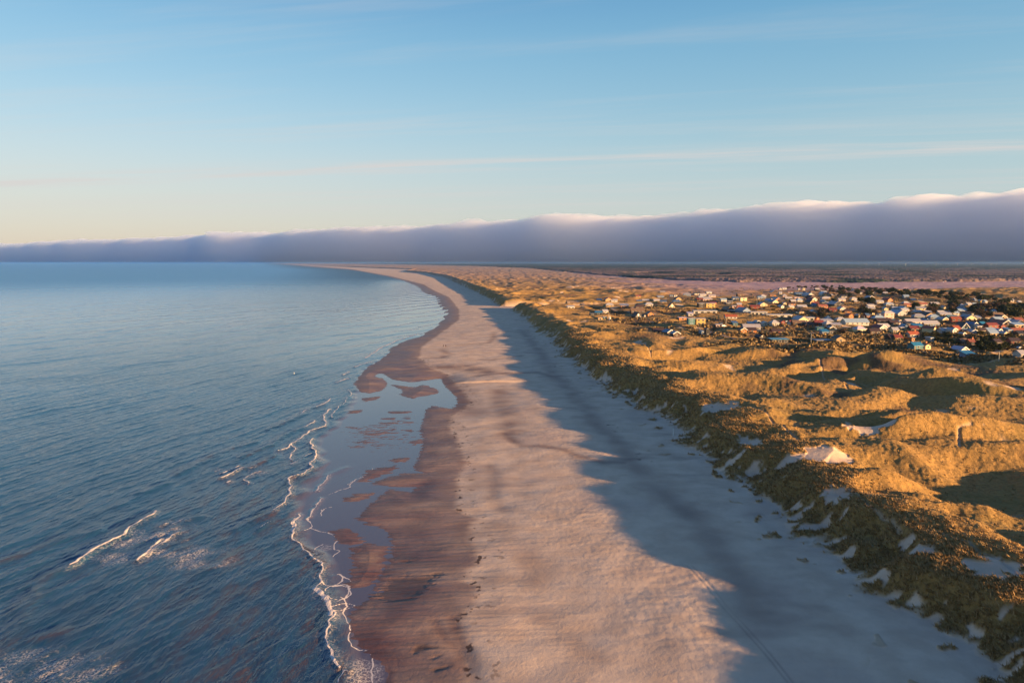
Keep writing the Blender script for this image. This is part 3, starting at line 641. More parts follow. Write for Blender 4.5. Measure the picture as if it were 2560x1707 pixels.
# ---------------------------------------------------------------- small mesh helpers
class MB:
    def __init__(s): s.v = []; s.f = []
    def box(s, x0, x1, y0, y1, z0, z1):
        n = len(s.v)
        s.v += [(x0,y0,z0),(x1,y0,z0),(x1,y1,z0),(x0,y1,z0),(x0,y0,z1),(x1,y0,z1),(x1,y1,z1),(x0,y1,z1)]
        s.f += [tuple(n + i for i in q) for q in ((0,3,2,1),(4,5,6,7),(0,1,5,4),(1,2,6,5),(2,3,7,6),(3,0,4,7))]; return s
    def prism(s, prof, y0, y1):            # profile in x,z extruded along y (counter-clockwise seen from -y)
        n = len(s.v); k = len(prof)
        s.v += [(x, y0, z) for x, z in prof] + [(x, y1, z) for x, z in prof]
        s.f += [tuple(n + i for i in range(k)), tuple(n + k + i for i in reversed(range(k)))]
        s.f += [(n + i, n + k + i, n + k + (i + 1) % k, n + (i + 1) % k) for i in range(k)]; return s
    def prism_x(s, prof, x0, x1):          # profile in y,z extruded along x
        n = len(s.v); k = len(prof)
        s.v += [(x0, y, z) for y, z in prof] + [(x1, y, z) for y, z in prof]
        s.f += [tuple(n + i for i in reversed(range(k))), tuple(n + k + i for i in range(k))]
        s.f += [(n + i, n + (i + 1) % k, n + k + (i + 1) % k, n + k + i) for i in range(k)]; return s
    def tube(s, p0, p1, r0, r1, k=6):
        p0, p1 = Vector(p0), Vector(p1); d = (p1 - p0).normalized(); a = d.orthogonal().normalized(); b = d.cross(a); n = len(s.v)
        for p, r in ((p0, r0), (p1, r1)):
            for i in range(k): s.v.append(tuple(p + (a * math.cos(6.2832 * i / k) + b * math.sin(6.2832 * i / k)) * r))
        s.f += [(n + i, n + (i + 1) % k, n + k + (i + 1) % k, n + k + i) for i in range(k)] + [tuple(n + i for i in reversed(range(k))), tuple(n + k + i for i in range(k))]; return s
    def cone(s, rings, k=10):              # (z, radius) rings about the z axis
        n = len(s.v)
        for z, r in rings:
            for i in range(k): s.v.append((r * math.cos(6.2832 * i / k), r * math.sin(6.2832 * i / k), z))
        for j in range(len(rings) - 1): s.f += [(n + j * k + i, n + j * k + (i + 1) % k, n + (j + 1) * k + (i + 1) % k, n + (j + 1) * k + i) for i in range(k)]
        s.f += [tuple(n + i for i in reversed(range(k))), tuple(n + (len(rings) - 1) * k + i for i in range(k))]; return s
    def mesh(s, name, mat):
        me = bpy.data.meshes.new(name); me.from_pydata(s.v, [], s.f); me.materials.append(mat); me.update(); return me
    def build(s, name, mat, parent=None, label=None):
        o = bpy.data.objects.new(name, s.mesh(name, mat)); COL.objects.link(o)
        if parent is not None: o.parent = parent
        if label: o['label'] = label
        return o
def empty(name, loc, rz=0.0):
    o = bpy.data.objects.new(name, None); COL.objects.link(o); o.location = loc; o.rotation_euler = (0, 0, rz); o.empty_display_size = .5; return o
_mats = {}
def paint(name, col, rough=.75, var=.18, spec=.4, scale=1.5):
    if name in _mats: return _mats[name]
    k = NT(name); pos = k.n('ShaderNodeTexCoord').outputs['Object']
    c = k.mixc(k.ramp(k.noise(pos, scale, 4), .35, .7), col, tuple(v * (1 - var) for v in col))
    bp = k.n('ShaderNodeBump', {'Strength': .3, 'Distance': .05, 'Height': k.noise(pos, 6.0, 3)})
    k.bsdf(c, rough, bp.outputs[0], Specular_IOR_Level=spec); _mats[name] = k.m; return k.m
WALL = dict(W=('white', (.44,.42,.39)), C=('cream', (.62,.50,.30)), Y=('yellow', (.60,.40,.12)), D=('dark brown', (.07,.04,.03)), K=('black', (.03,.028,.03)), R=('red', (.22,.05,.035)),
            O=('orange brick', (.42,.17,.06)), T=('teal', (.06,.16,.18)), B=('blue-grey', (.16,.22,.32)), G=('grey', (.32,.31,.31)), N=('tan', (.40,.27,.14)), P=('pale pink', (.58,.40,.34)))
ROOF = dict(g=('grey', (.26,.26,.29)), l=('pale grey', (.36,.34,.35)), w=('white', (.38,.37,.38)), b=('bright blue', (.03,.17,.30)), n=('dark brown', (.055,.032,.026)), r=('dark red', (.20,.045,.03)),
            o=('orange-red', (.34,.085,.03)), d=('slate blue', (.07,.12,.21)), t=('thatched', (.19,.12,.07)), k=('black', (.03,.03,.035)), q=('blue-white', (.28,.37,.45)), e=('teal', (.05,.13,.16)), v=('lavender grey', (.40,.37,.46)), h=('brick-brown', (.28,.09,.05)))
WM = {k: paint('wall_' + v[0].replace(' ', '_').replace('-', '_'), v[1], .8, .2) for k, v in WALL.items()}
RM = {k: paint('roof_' + v[0].replace(' ', '_').replace('-', '_'), v[1], .6 if k not in 'bdqe' else .35, .25, .5) for k, v in ROOF.items()}
GLASS = paint('window_glass', (.025, .032, .045), .08, .1, .6); GLASSB = paint('blue_glass', (.10, .19, .26), .08, .1, .7)
WHITE = paint('white_timber', (.68, .66, .62), .6, .1); DOORM = paint('door_timber', (.10, .06, .045), .6); CHIM = paint('chimney_brick', (.40, .16, .08), .85); METAL = paint('grey_metal', (.42, .43, .45), .4, .1)
TIMB = paint('weathered_timber', (.16, .11, .08), .85)

def windows(root, xs, z0, z1, y, w, far, glass=None):
    for cx in xs:
        f = MB().box(cx - w / 2, cx + w / 2, y - .06, y - .003, z0, z1).build('window', WHITE, root)
        MB().box(cx - w / 2 + .1, cx + w / 2 - .1, y - .075, y - .063, z0 + .1, z1 - .1).build('pane', glass or GLASS, f)
def side_windows(root, ys, z0, z1, x, w):
    for cy in ys:
        f = MB().box(x + .003, x + .06, cy - w / 2, cy + w / 2, z0, z1).build('window', WHITE, root)
        MB().box(x + .063, x + .075, cy - w / 2 + .1, cy + w / 2 - .1, z0 + .1, z1 - .1).build('pane', GLASS, f)

def make_house(loc, dep, W, kind, wall, roof, opt, rot):
    root = empty({'f': 'flat_roofed_house', 'T': 'terrace'}.get(kind, 'house'), loc, rot)
    st = 2 if '2' in opt else 1; hw = 2.5 * st + (.3 if st == 2 else 0); far = dep > 900; wm, rm = WM[wall], RM[roof]
    base = -1.4
    if kind in 'gG':                                  # gable towards the viewer
        L = W * (1.25 if kind == 'g' else 1.7); rise = W * (.30 if 'A' not in opt else .62); hw = hw if 'A' not in opt else 1.6
        h = W / 2
        MB().prism([(-h, base), (h, base), (h, hw), (0, hw + rise), (-h, hw)], 0, L).build('wall', wm, root)
        ov = .45; e = rise / h; t = .2
        rf = MB().prism([(-h - ov, hw - ov * e + .03), (-h - ov, hw - ov * e + .03 + t), (0, hw + rise + t + .03), (h + ov, hw - ov * e + .03 + t), (h + ov, hw - ov * e + .03), (0, hw + rise + .03)], -ov, L + ov).build('roof', rm, root)
        if 'b' in opt:
            b = MB()
            for sgn in (-1, 1):
                pr = [(0, hw + rise - .22), (0, hw + rise + t + .10), (sgn * (h + ov + .05), hw - ov * e + t + .10), (sgn * (h + ov + .05), hw - ov * e - .22)]
                b.prism(pr if sgn < 0 else pr[::-1], -ov - .10, -ov - .004)
            b.build('bargeboard', WHITE, root)
        n = 1 if far or W < 6 else 2
        windows(root, [(-W * .24, W * .24)[i] if n == 2 else 0 for i in range(n)], .9, 2.1, 0, min(1.5, W * .24), far)
        if 'A' in opt or 'u' in opt: windows(root, [0], hw + .3, hw + rise * .6, 0, W * .28, far, GLASS if 'l' not in opt else WHITE)
        if not far:
            MB().box(h + .003, h + .05, L * .45, L * .45 + .95, 0, 2.05).build('door', DOORM, root); side_windows(root, [L * .22, L * .75], .9, 2.0, h, 1.2)
        if 'c' in opt: MB().box(-.4, .4, L * .4, L * .4 + .7, hw + rise * .6, hw + rise + 1.3).build('chimney', CHIM, rf)
    elif kind in 'sh':                                # eaves towards the viewer / hipped
        D = max(5.5, min(9.0, W * .55)); rise = D * .30; h = W / 2; ov = .5; t = .2
        if kind == 's':
            MB().prism_x([(0, base), (D, base), (D, hw), (D / 2, hw + rise), (0, hw)], -h, h).build('wall', wm, root)
            e = rise / (D / 2)
            rf = MB().prism_x([(-ov, hw - ov * e + .03), (D / 2, hw + rise + .03), (D + ov, hw - ov * e + .03), (D + ov, hw - ov * e + .03 + t), (D / 2, hw + rise + .03 + t), (-ov, hw - ov * e + .03 + t)], -h - .4, h + .4).build('roof', rm, root)
            if 'b' in opt:
                b = MB()
                b.prism_x([(D / 2, hw + rise - .2), (D / 2, hw + rise + t + .1), (-ov - .05, hw - ov * e + t + .1), (-ov - .05, hw - ov * e - .2)], h + .404, h + .5)
                b.prism_x([(D / 2, hw + rise - .2), (D + ov + .05, hw - ov * e - .2), (D + ov + .05, hw - ov * e + t + .1), (D / 2, hw + rise + t + .1)], h + .404, h + .5)
                b.build('bargeboard', WHITE, root)
        else:
            MB().box(-h, h, 0, D, base, hw).build('wall', wm, root)
            m = MB(); rr = max(h - D * .42, .3); o2 = .6
            m.v = [(-h-o2,-o2,hw+.003),(h+o2,-o2,hw+.003),(h+o2,D+o2,hw+.003),(-h-o2,D+o2,hw+.003),(-h-o2,-o2,hw+.2),(h+o2,-o2,hw+.2),(h+o2,D+o2,hw+.2),(-h-o2,D+o2,hw+.2),(-rr,D/2,hw+rise+.9),(rr,D/2,hw+rise+.9)]
            m.f = [(3,2,1,0),(0,1,5,4),(1,2,6,5),(2,3,7,6),(3,0,4,7),(4,5,9,8),(5,6,9),(6,7,8,9),(7,4,8)]
            rf = m.build('roof', rm, root)
        n = max(1, min(5, int(W / (3.4 if not far else 5))))
        for s_ in range(st): windows(root, [-h + W * (i + .5) / n for i in range(n)], .9 + 2.6 * s_, 2.1 + 2.6 * s_, 0, min(1.5, W / n * .5), far)
        if not far:
            MB().box(-h + W * .02 + .2, -h + W * .02 + 1.1, -.05, -.003, 0, 2.05).build('door', DOORM, root); side_windows(root, [D * .5], .9, 2.0, h, 1.4)
        if 'c' in opt: MB().box(W * .2, W * .2 + .8, D * .5 - .35, D * .5 + .35, hw + rise * .6, hw + rise + 1.4).build('chimney', CHIM, rf)
    elif kind in 'fm':                                # flat or single-pitch roof
        D = max(5.0, min(9.0, W * .6)); h = W / 2; sl = .10 if kind == 'f' else 1.1
        MB().prism_x([(0, base), (D, base), (D, hw + sl), (0, hw)], -h, h).build('wall', wm, root)
        MB().prism_x([(-.5, hw + .03 - .5 * sl / D), (D + .5, hw + sl + .03 + .5 * sl / D), (D + .5, hw + sl + .33 + .5 * sl / D), (-.5, hw + .33 - .5 * sl / D)], -h - .5, h + .5).build('roof', rm, root)
        n = max(1, min(5, int(W / (3.6 if not far else 5))))
        for s_ in range(st): windows(root, [-h + W * (i + .5) / n for i in range(n)], .7 + 2.7 * s_, 2.05 + 2.7 * s_, 0, min(2.2, W / n * .55), far, GLASSB if 'v' in opt else None)
        if not far: side_windows(root, [D * .5], .9, 2.0, h, 1.6)
        if 'c' in opt: MB().box(W * .3, W * .3 + .7, D * .5, D * .5 + .7, hw + .2, hw + 1.9).build('chimney', CHIM, root)
    elif kind == 'p':                                 # open-sided pavilion: roof on posts round a smaller core
        D = 8.0; h = W / 2
        MB().box(-h * .55, h * .35, 1.5, D - .5, base, hw).build('wall', wm, root)
        MB().box(-h - .4, h + .4, -.6, D + .4, hw + .03, hw + .35).build('roof', rm, root)
        for px_ in (-h, -h * .33, h * .33, h): MB().box(px_ - .12, px_ + .12, -.3, -.06, base, hw).build('post', TIMB, root)
        windows(root, [-h * .3, h * .1], .7, 2.1, 1.5, 1.4, far)
    elif kind == 'T':                                 # long low terrace: a row of dark openings under a white band
        D = 8.0; h = W / 2
        MB().box(-h, h, 0, D, base, 2.7).build('wall', wm, root)
        MB().box(-h - .3, h + .3, -.9, D + .3, 2.73, 3.25).build('roof', rm, root)
        n = max(4, int(W / 6.2))
        for i in range(n):
            cx = -h + W * (i + .5) / n
            f = MB().box(cx - 1.55, cx + 1.55, -.06, -.003, .2, 2.35).build('window', WHITE, root)
            MB().box(cx - 1.4, cx + 1.4, -.075, -.063, .3, 2.2).build('pane', GLASS, f)
    return root

CR = {'A': (4.9, 1400, 680), 'B': (7.84, 1640, 700), 'C': (6.918, 1900, 700), 'D': (6.533, 2200, 720)}
# crop, x0, x1, base y, kind, wall, roof, options, own description (or None), short name when it serves as a landmark
H = [
('A',1135,1290,762,'s','D','n','','long low dark brown cottage with pale wall strip, left of the twin gabled cottages',None),
('A',1300,1420,772,'g','D','d','b','rear of two dark cottages with white bargeboards, slate blue roof, behind the front gable',None),
('A',1380,1480,796,'g','D','d','b','front of two dark cottages with white bargeboards, nearest the beach on the open dune','the twin gabled cottages'),
('A',1565,1660,650,'f','T','l','2v','teal glass-fronted half of the modern two-storey house, left of its yellow half',None),
('A',1662,1790,652,'f','Y','l','2','yellow two-storey flat-roofed house standing alone in front of the village','the yellow flat-roofed house'),
('A',1450,1560,582,'f','O','v','','low orange brick house with flat lavender roof, left of the yellow flat-roofed house',None),
('A',1565,1640,556,'m','G','v','','grey annex with sloping lavender roof behind the low orange brick house',None),
('A',2015,2180,580,'s','W','o','','white house with bright orange-red roof left of the long white terraces','the orange-red roofed house'),
('A',1782,1910,434,'f','Y','l','2','bright yellow two-storey block with pale flat roof towards the back of the village','the bright yellow block'),
('A',1690,1778,430,'f','K','l','2','black two-storey block joined to the left side of the bright yellow block',None),
('A',1730,1880,358,'h','P','l','','wide pale hip-roofed house directly behind the bright yellow block',None),
('A',2200,2300,366,'f','C','w','2','cream tower-like two-storey house at the far middle of the village','the cream tower house'),
('A',2110,2200,340,'s','W','d','',None,None),('A',1965,2050,376,'s','W','q','',None,None),('A',2055,2112,390,'f','K','w','',None,None),
('A',1040,1150,424,'h','W','w','','wide white hip-roofed cottage among brown scrub at the left of the village','the wide white cottage'),
('A',1330,1420,434,'g','C','n','Al','dark steep-roofed cottage with cream gable and balcony near the wide white cottage',None),
('A',1222,1312,388,'s','N','d','',None,None),
('A',855,1050,505,'s','D','t','','big dark thatched house in the hollow left of the tan brick gable','the big thatched house'),
('A',912,1008,576,'g','K','n','Al','black steep-roofed cottage with white gable window below the big thatched house',None),
('A',1012,1068,562,'g','K','n','Al','narrow black cottage with white gable window beside the tan brick gable',None),
('A',1066,1160,546,'g','O','t','','tan brick gable cottage glowing in the sun right of the big thatched house','the tan brick gable'),
('A',360,440,538,'f','K','k','',None,None),('A',425,520,530,'m','K','b','','black hut with bright blue sloping roof, nearest house to the beach gap','the blue-roofed black hut'),
('A',520,600,502,'s','W','l','',None,None),
('A',462,528,596,'f','N','t','','small tan hut on the outer dune left of the slim white cone',None),('A',530,580,588,'f','T','g','','small teal hut right beside the small tan hut on the outer dune',None),
('B',1650,1790,1078,'g','O','n','b','brown brick gable cottage with white bargeboards in front of the long pale roof','the brick gable cottage'),
('B',1792,1985,1050,'s','O','n','','brown brick side wing with a row of windows, right of the brick gable cottage',None),
('B',1690,2080,992,'s','G','l','','long pale grey roof reaching right behind the brick gable cottage',None),
('A',1610,1950,512,'T','W','w','','long white terrace behind brown scrub, left of the orange-red roofed house','the left white terrace'),
('B',1400,1600,650,'T','W','w','','short low white terrace between the orange-red roof and the left white terrace',None),
('C',-185,150,602,'T','W','w','','topmost of the three stepped white terraces in the middle of the village','the stepped white terraces'),
('C',35,600,655,'T','W','w','','longest middle step of the three white terraces in the middle of the village',None),
('C',590,965,708,'T','W','w','','lowest right-hand step of the three white terraces in the middle of the village',None),
('B',970,1062,1110,'g','K','n','2u','tall narrow black house with big white gable window near the front of the village',None),
('B',885,945,1075,'f','B','d','',None,None),
('A',1345,1385,304,'f','B','d','',None,None),('A',1392,1442,304,'f','W','t','',None,None),('A',1505,1612,292,'h','B','g','',None,None),
('A',1708,1800,304,'s','W','w','',None,None),('A',1788,1868,276,'s','W','w','',None,None),
('A',620,712,356,'s','W','w','',None,None),('A',868,938,382,'f','O','h','',None,None),('A',942,1010,366,'m','B','d','',None,None),('A',1002,1100,352,'s','W','w','',None,None),
('A',60,150,398,'f','O','t','','low orange-brown kiosk beside the beach parking ground','the beach kiosk'),('A',150,232,394,'f','P','t','',None,None),('A',85,190,448,'m','W','w','',None,None),('A',450,520,342,'s','W','w','',None,None),
('B',1492,1580,520,'f','P','w','',None,None),('B',1582,1690,522,'s','O','w','',None,None),
('B',1840,2045,566,'s','R','r','','long red-walled house with red roof in front of the cream gable','the long red house'),
('B',2030,2200,522,'g','C','w','','cream house with broad pale gable right of the long red house',None),
('B',1945,2060,880,'g','P','w','b','pink gable house with white bargeboards beside the white lattice frame',None),
('B',1800,1935,915,'m','T','d','','low slate blue roof left of the pink gable house',None),
('B',2085,2210,905,'g','W','l','b','white cottage with steep pale gable below the long white terraces',None),
('C',195,345,800,'h','W','w','','low white hip-roofed bungalow left of the small red gable','the white bungalow'),
('B',1172,1252,920,'f','P','l','',None,None),('B',1500,1610,900,'m','T','d','',None,None),('B',1252,1310,905,'f','B','k','',None,None),
('B',2005,2150,1190,'g','K','n','ul','black cottage with lit white gable window left of the light blue flat roof',None),
('C',172,520,1092,'f','K','b','','long low hut with light blue flat roof hidden in the front dunes','the light blue flat roof'),
('B',1362,1490,490,'f','K','l','',None,None),
('C',362,440,782,'g','R','r','','small red gable house right of the white bungalow','the small red gable'),
('C',192,448,925,'s','R','n','','dark red-brown house with white roof edge and row of white windows',None),
('C',975,1110,892,'f','T','e','','dark teal box-shaped house in shadow near the front of the village','the dark teal box'),
('C',1132,1262,805,'h','W','w','',None,None),('C',1200,1300,865,'g','N','g','b',None,None),('C',1178,1285,945,'f','K','k','',None,None),
('C',1060,1200,968,'m','B','b','','low bright blue shed roof just below the dark teal box',None),
('C',945,1300,1115,'p','N','g','','wide grey flat-roofed pavilion on posts in the front dunes beside the tallest flagpole','the grey pavilion'),
('C',1305,1490,1088,'g','N','n','','tan gable end glowing in the sun right of the grey pavilion',None),
('C',1440,1930,785,'s','W','q','','very long hall with blue-white roof in the middle right of the village','the long blue-white hall'),
('C',1518,1640,692,'g','O','h','c','orange gable house standing behind the long blue-white hall','the orange gable house'),
('C',1320,1500,742,'h','C','w','','cream hip-roofed house left of the orange gable house',None),('C',1142,1248,722,'h','B','d','',None,None),
('C',1655,1860,912,'h','C','v','c','cream house with lavender pyramid roof below the long blue-white hall','the lavender pyramid roof'),
('C',1892,2110,945,'s','D','n','','dark brown low building right of the lavender pyramid roof',None),
('C',2130,2340,676,'h','P','w','2','big pale hip-roofed house above the dark teal roof on the right','the big pale hipped house'),
('C',2060,2128,640,'f','W','w','',None,None),
('C',2170,2352,748,'s','T','e','',None,None),('C',2040,2270,850,'s','G','w','',None,None),('C',2010,2300,770,'s','D','n','',None,None),
('C',942,1112,792,'s','R','r','','low dark red roofed house left of the white flagpole in the village middle',None),
('C',672,770,600,'h','C','n','','small round-looking cream cottage in front of the dark hedge',None),
('C',890,980,556,'g','W','w','',None,None),('C',500,605,490,'s','C','w','',None,None),('C',640,830,486,'s','P','w','',None,None),
('C',398,480,420,'g','C','w','',None,None),('C',350,430,486,'g','W','w','',None,None),('C',800,960,302,'g','W','w','','big white gable house at the far edge of the village','the big far white gable'),
('C',590,700,330,'f','P','v','',None,None),('C',705,800,330,'f','B','v','',None,None),('C',600,760,268,'s','B','d','',None,None),
('C',735,782,190,'f','C','w','2',None,None),('C',660,692,172,'f','W','w','',None,None),('C',330,382,170,'g','W','w','',None,None),('C',382,470,190,'s','W','w','',None,None),
('C',950,1042,185,'s','K','w','',None,None),('C',1050,1162,222,'s','G','w','',None,None),('C',1225,1330,290,'s','D','w','',None,None),('C',1112,1222,332,'s','C','w','',None,None),
('C',390,470,302,'h','P','w','',None,None),('C',330,385,248,'s','W','w','',None,None),
('C',1240,1330,412,'g','C','w','',None,None),('C',1372,1500,542,'g','W','w','b',None,None),('C',1575,1690,362,'h','C','w','','cream hip-roofed house on the grassy rise behind the tree clump',None),
('C',1865,1990,352,'g','D','w','b','dark gable house with white roof edges in front of the far trees',None),('C',2165,2330,462,'h','W','q','',None,None),
('C',1942,2010,242,'s','W','w','',None,None),('C',1602,1640,182,'g','W','w','',None,None),('C',1732,1770,246,'g','W','w','',None,None),('C',2120,2215,252,'s','K','w','',None,None),
('C',1000,1190,492,'s','O','h','',None,None),('C',910,985,462,'s','B','d','',None,None),('C',1190,1330,582,'s','R','r','',None,None),
('C',1672,1735,652,'g','N','w','',None,None),('C',1832,1910,652,'s','R','d','',None,None),('C',1930,1990,612,'g','C','w','',None,None),('C',972,1030,708,'g','O','r','',None,None),('C',1588,1650,542,'g','P','h','',None,None),
('C',1150,1235,440,'s','C','l','',None,None),('C',1060,1150,400,'m','B','d','',None,None),
('D',462,672,830,'s','W','o','c','white house with bright orange tiled roof at the front right of the village','the orange tiled house'),
('D',508,572,880,'f','O','n','',None,None),
('D',242,380,872,'s','Y','r','c','yellow brick house with dark red roof left of the orange tiled house',None),
('D',150,240,862,'s','D','n','',None,None),
('D',528,725,1010,'s','T','b','','low hut under a bright blue roof on the front dune at the right','the bright blue roof hut'),
('D',728,842,1008,'g','C','t','c','cream annex with chimney at the right end of the bright blue roof hut',None),
('D',1290,1470,1065,'g','W','v','b','white boathouse-like gable with lavender roof in the front dunes at the far right','the white front gable'),
('D',1378,1572,1130,'m','B','b','','small shed with bright blue roof, nearest building at the right front',None),
('D',782,1070,712,'G','C','h','u','house with cream triangular gable and long brick-brown roof','the cream triangle gable'),
('D',1118,1232,718,'g','R','r','b','small bright red gable house right of the cream triangle gable','the bright red gable'),
('D',1205,1322,722,'s','R','o','',None,None),
('D',1302,1490,706,'g','T','k','Ab','teal steep-roofed house with black roof and white edges right of the bright red gable',None),
('D',1488,1630,662,'g','B','d','b','dark blue house with white bargeboards on its gable, right part of the village',None),
('D',1650,1745,652,'s','T','b','',None,None),('D',1702,1820,650,'g','N','n','',None,None),
('D',1745,1960,662,'s','R','r','','long dark red roofed house beside the tan gable at the right',None),('D',1962,2070,668,'g','R','r','',None,None),
('D',2072,2180,740,'m','B','d','',None,None),('D',2145,2400,742,'s','O','h','c','big brick-brown roofed house cut by the right edge of the view','the big brick house'),
('D',1160,1330,612,'s','R','o','',None,None),('D',1332,1400,600,'g','B','n','',None,None),
('D',692,1000,622,'s','B','w','','long grey house with white roof behind the cream triangle gable',None),
('D',990,1200,752,'s','G','w','','low pale roof among dark bushes below the cream triangle gable',None),('D',1160,1275,752,'g','W','w','b',None,None),
('D',1480,1610,768,'g','B','w','b',None,None),('D',1585,1670,676,'f','W','w','',None,None),('D',1632,1762,742,'s','Y','n','',None,None),
('D',1740,1900,742,'s','B','q','',None,None),('D',1905,2010,752,'g','W','q','b',None,None),('D',1780,1960,792,'s','N','q','',None,None),('D',2002,2110,795,'g','C','w','',None,None),
('D',1462,1572,945,'s','O','h','c','brick cottage with tall chimney among dark bushes at the right','the tall chimney cottage'),
('D',1330,1455,935,'s','D','t','',None,None),
('D',2122,2300,962,'s','R','n','','big dark red-black house with white windows near the right edge','the big dark red house'),('D',2250,2360,800,'s','D','k','',None,None),
('D',1880,2012,938,'s','D','n','','dark brown cottage with small yellow window in bushes left of the big dark red house',None),
('D',412,720,602,'s','P','l','','long pinkish low house with pale roof left of the white-roofed long house',None),('D',722,810,575,'g','B','d','b',None,None),
('D',812,985,522,'h','B','q','','pale blue house with curved-looking white roof in front of the tree belt','the pale blue hipped house'),
('D',952,1120,450,'s','W','w','',None,None),('D',1095,1300,518,'s','T','e','','long teal-roofed house in the shade of the tree belt','the long teal roof'),
('D',912,1080,402,'f','C','w','',None,None),('D',622,720,232,'f','C','w','',None,None),('D',500,600,222,'s','K','w','',None,None),('D',382,480,192,'s','B','q','',None,None),
('D',90,230,302,'s','W','w','',None,None),('D',232,300,308,'f','C','t','',None,None),('D',200,340,366,'s','W','w','',None,None),('D',342,482,366,'g','B','q','',None,None),
('D',1030,1092,338,'g','C','w','',None,None),('D',1312,1390,320,'h','C','w','',None,None),('D',1420,1512,296,'s','W','w','',None,None),('D',1522,1610,298,'s','W','q','',None,None),
('D',1632,1700,252,'g','Y','w','','tiny bright yellow gable house at the far edge of the tree belt',None),('D',1542,1620,215,'s','B','w','',None,None),('D',1708,1760,248,'s','W','q','',None,None),
('D',1882,1942,272,'g','C','w','',None,None),('D',1842,1912,402,'s','T','e','',None,None),('D',1846,1906,442,'s','W','w','',None,None),('D',1690,1762,380,'s','T','w','',None,None),
('D',2090,2260,545,'s','T','q','',None,None),('D',2130,2190,240,'s','W','w','',None,None),('D',2262,2320,246,'s','W','w','',None,None),('D',735,850,442,'s','C','w','',None,None),
('D',800,990,868,'f','G','q','',None,None),('D',540,712,672,'m','T','b','','blue sloping roof between the dark blue gable and the cream triangle gable',None),('D',365,500,668,'g','B','d','',None,None),
('D',1330,1480,742,'f','B','g','',None,None),('D',205,320,742,'s','C','w','',None,None),('D',322,440,702,'f','N','l','',None,None),
('D',2285,2400,1160,'s','W','l','','low white-roofed cottage in the front dunes cut by the right edge',None),
('D',1335,1400,800,'g','D','w','b',None,None),('D',1200,1300,560,'s','D','g','',None,None),('D',1840,2060,560,'s','D','n','',None,None),('D',60,140,420,'g','C','w','2',None,None),
('D',1000,1130,570,'g','N','l','b',None,None),('D',270,380,590,'g','O','h','b',None,None),('D',2200,2352,600,'s','R','h','',None,None),
]
def extras():
    q = random.Random(21); taken = []
    for e in H: s_, ox, oy = CR[e[0]]; taken.append(((e[1] + e[2]) / 2 / s_ + ox, e[3] / s_ + oy))
    zones = [('A',[(1150,260),(2300,300),(2300,560),(1950,480),(1500,420),(1150,380)],14),('C',[(0,150),(1000,180),(1250,330),(1300,520),(700,520),(0,400)],22),('C',[(1300,330),(2300,350),(2300,620),(1400,660)],12),('C',[(600,700),(1400,760),(1400,900),(1000,880),(600,800)],6),
             ('D',[(300,230),(1300,300),(1900,430),(2300,560),(2300,700),(1200,560),(300,520)],26),('D',[(0,540),(700,640),(700,720),(0,700)],8),('A',[(450,330),(1100,340),(1100,470),(600,440)],6)]
    for crop, poly, n in zones:
        s_, ox, oy = CR[crop]; c = 0; x0, x1 = min(p[0] for p in poly), max(p[0] for p in poly); y0, y1 = min(p[1] for p in poly), max(p[1] for p in poly)
        for _ in range(4000):
            if c >= n: break
            a, b = q.uniform(x0, x1), q.uniform(y0, y1)
            if not inside(np.array([a]), np.array([b]), poly)[0]: continue
            u, v = a / s_ + ox, b / s_ + oy; wpx = q.uniform(8, 13) / (53 * FPX / (v - 656)) * FPX
            if any(abs(u - tu) < wpx * 1.05 and abs(v - tv) < 3.2 for tu, tv in taken): continue
            taken.append((u, v)); c += 1; wp = wpx * s_
            H.append((crop, a - wp / 2, a + wp / 2, b, q.choice('sssgghm'), q.choice('DDKWCGNOPB'), q.choice('lgdnkwwqrht'), q.choice(['', 'b', '']), None, None))
extras()
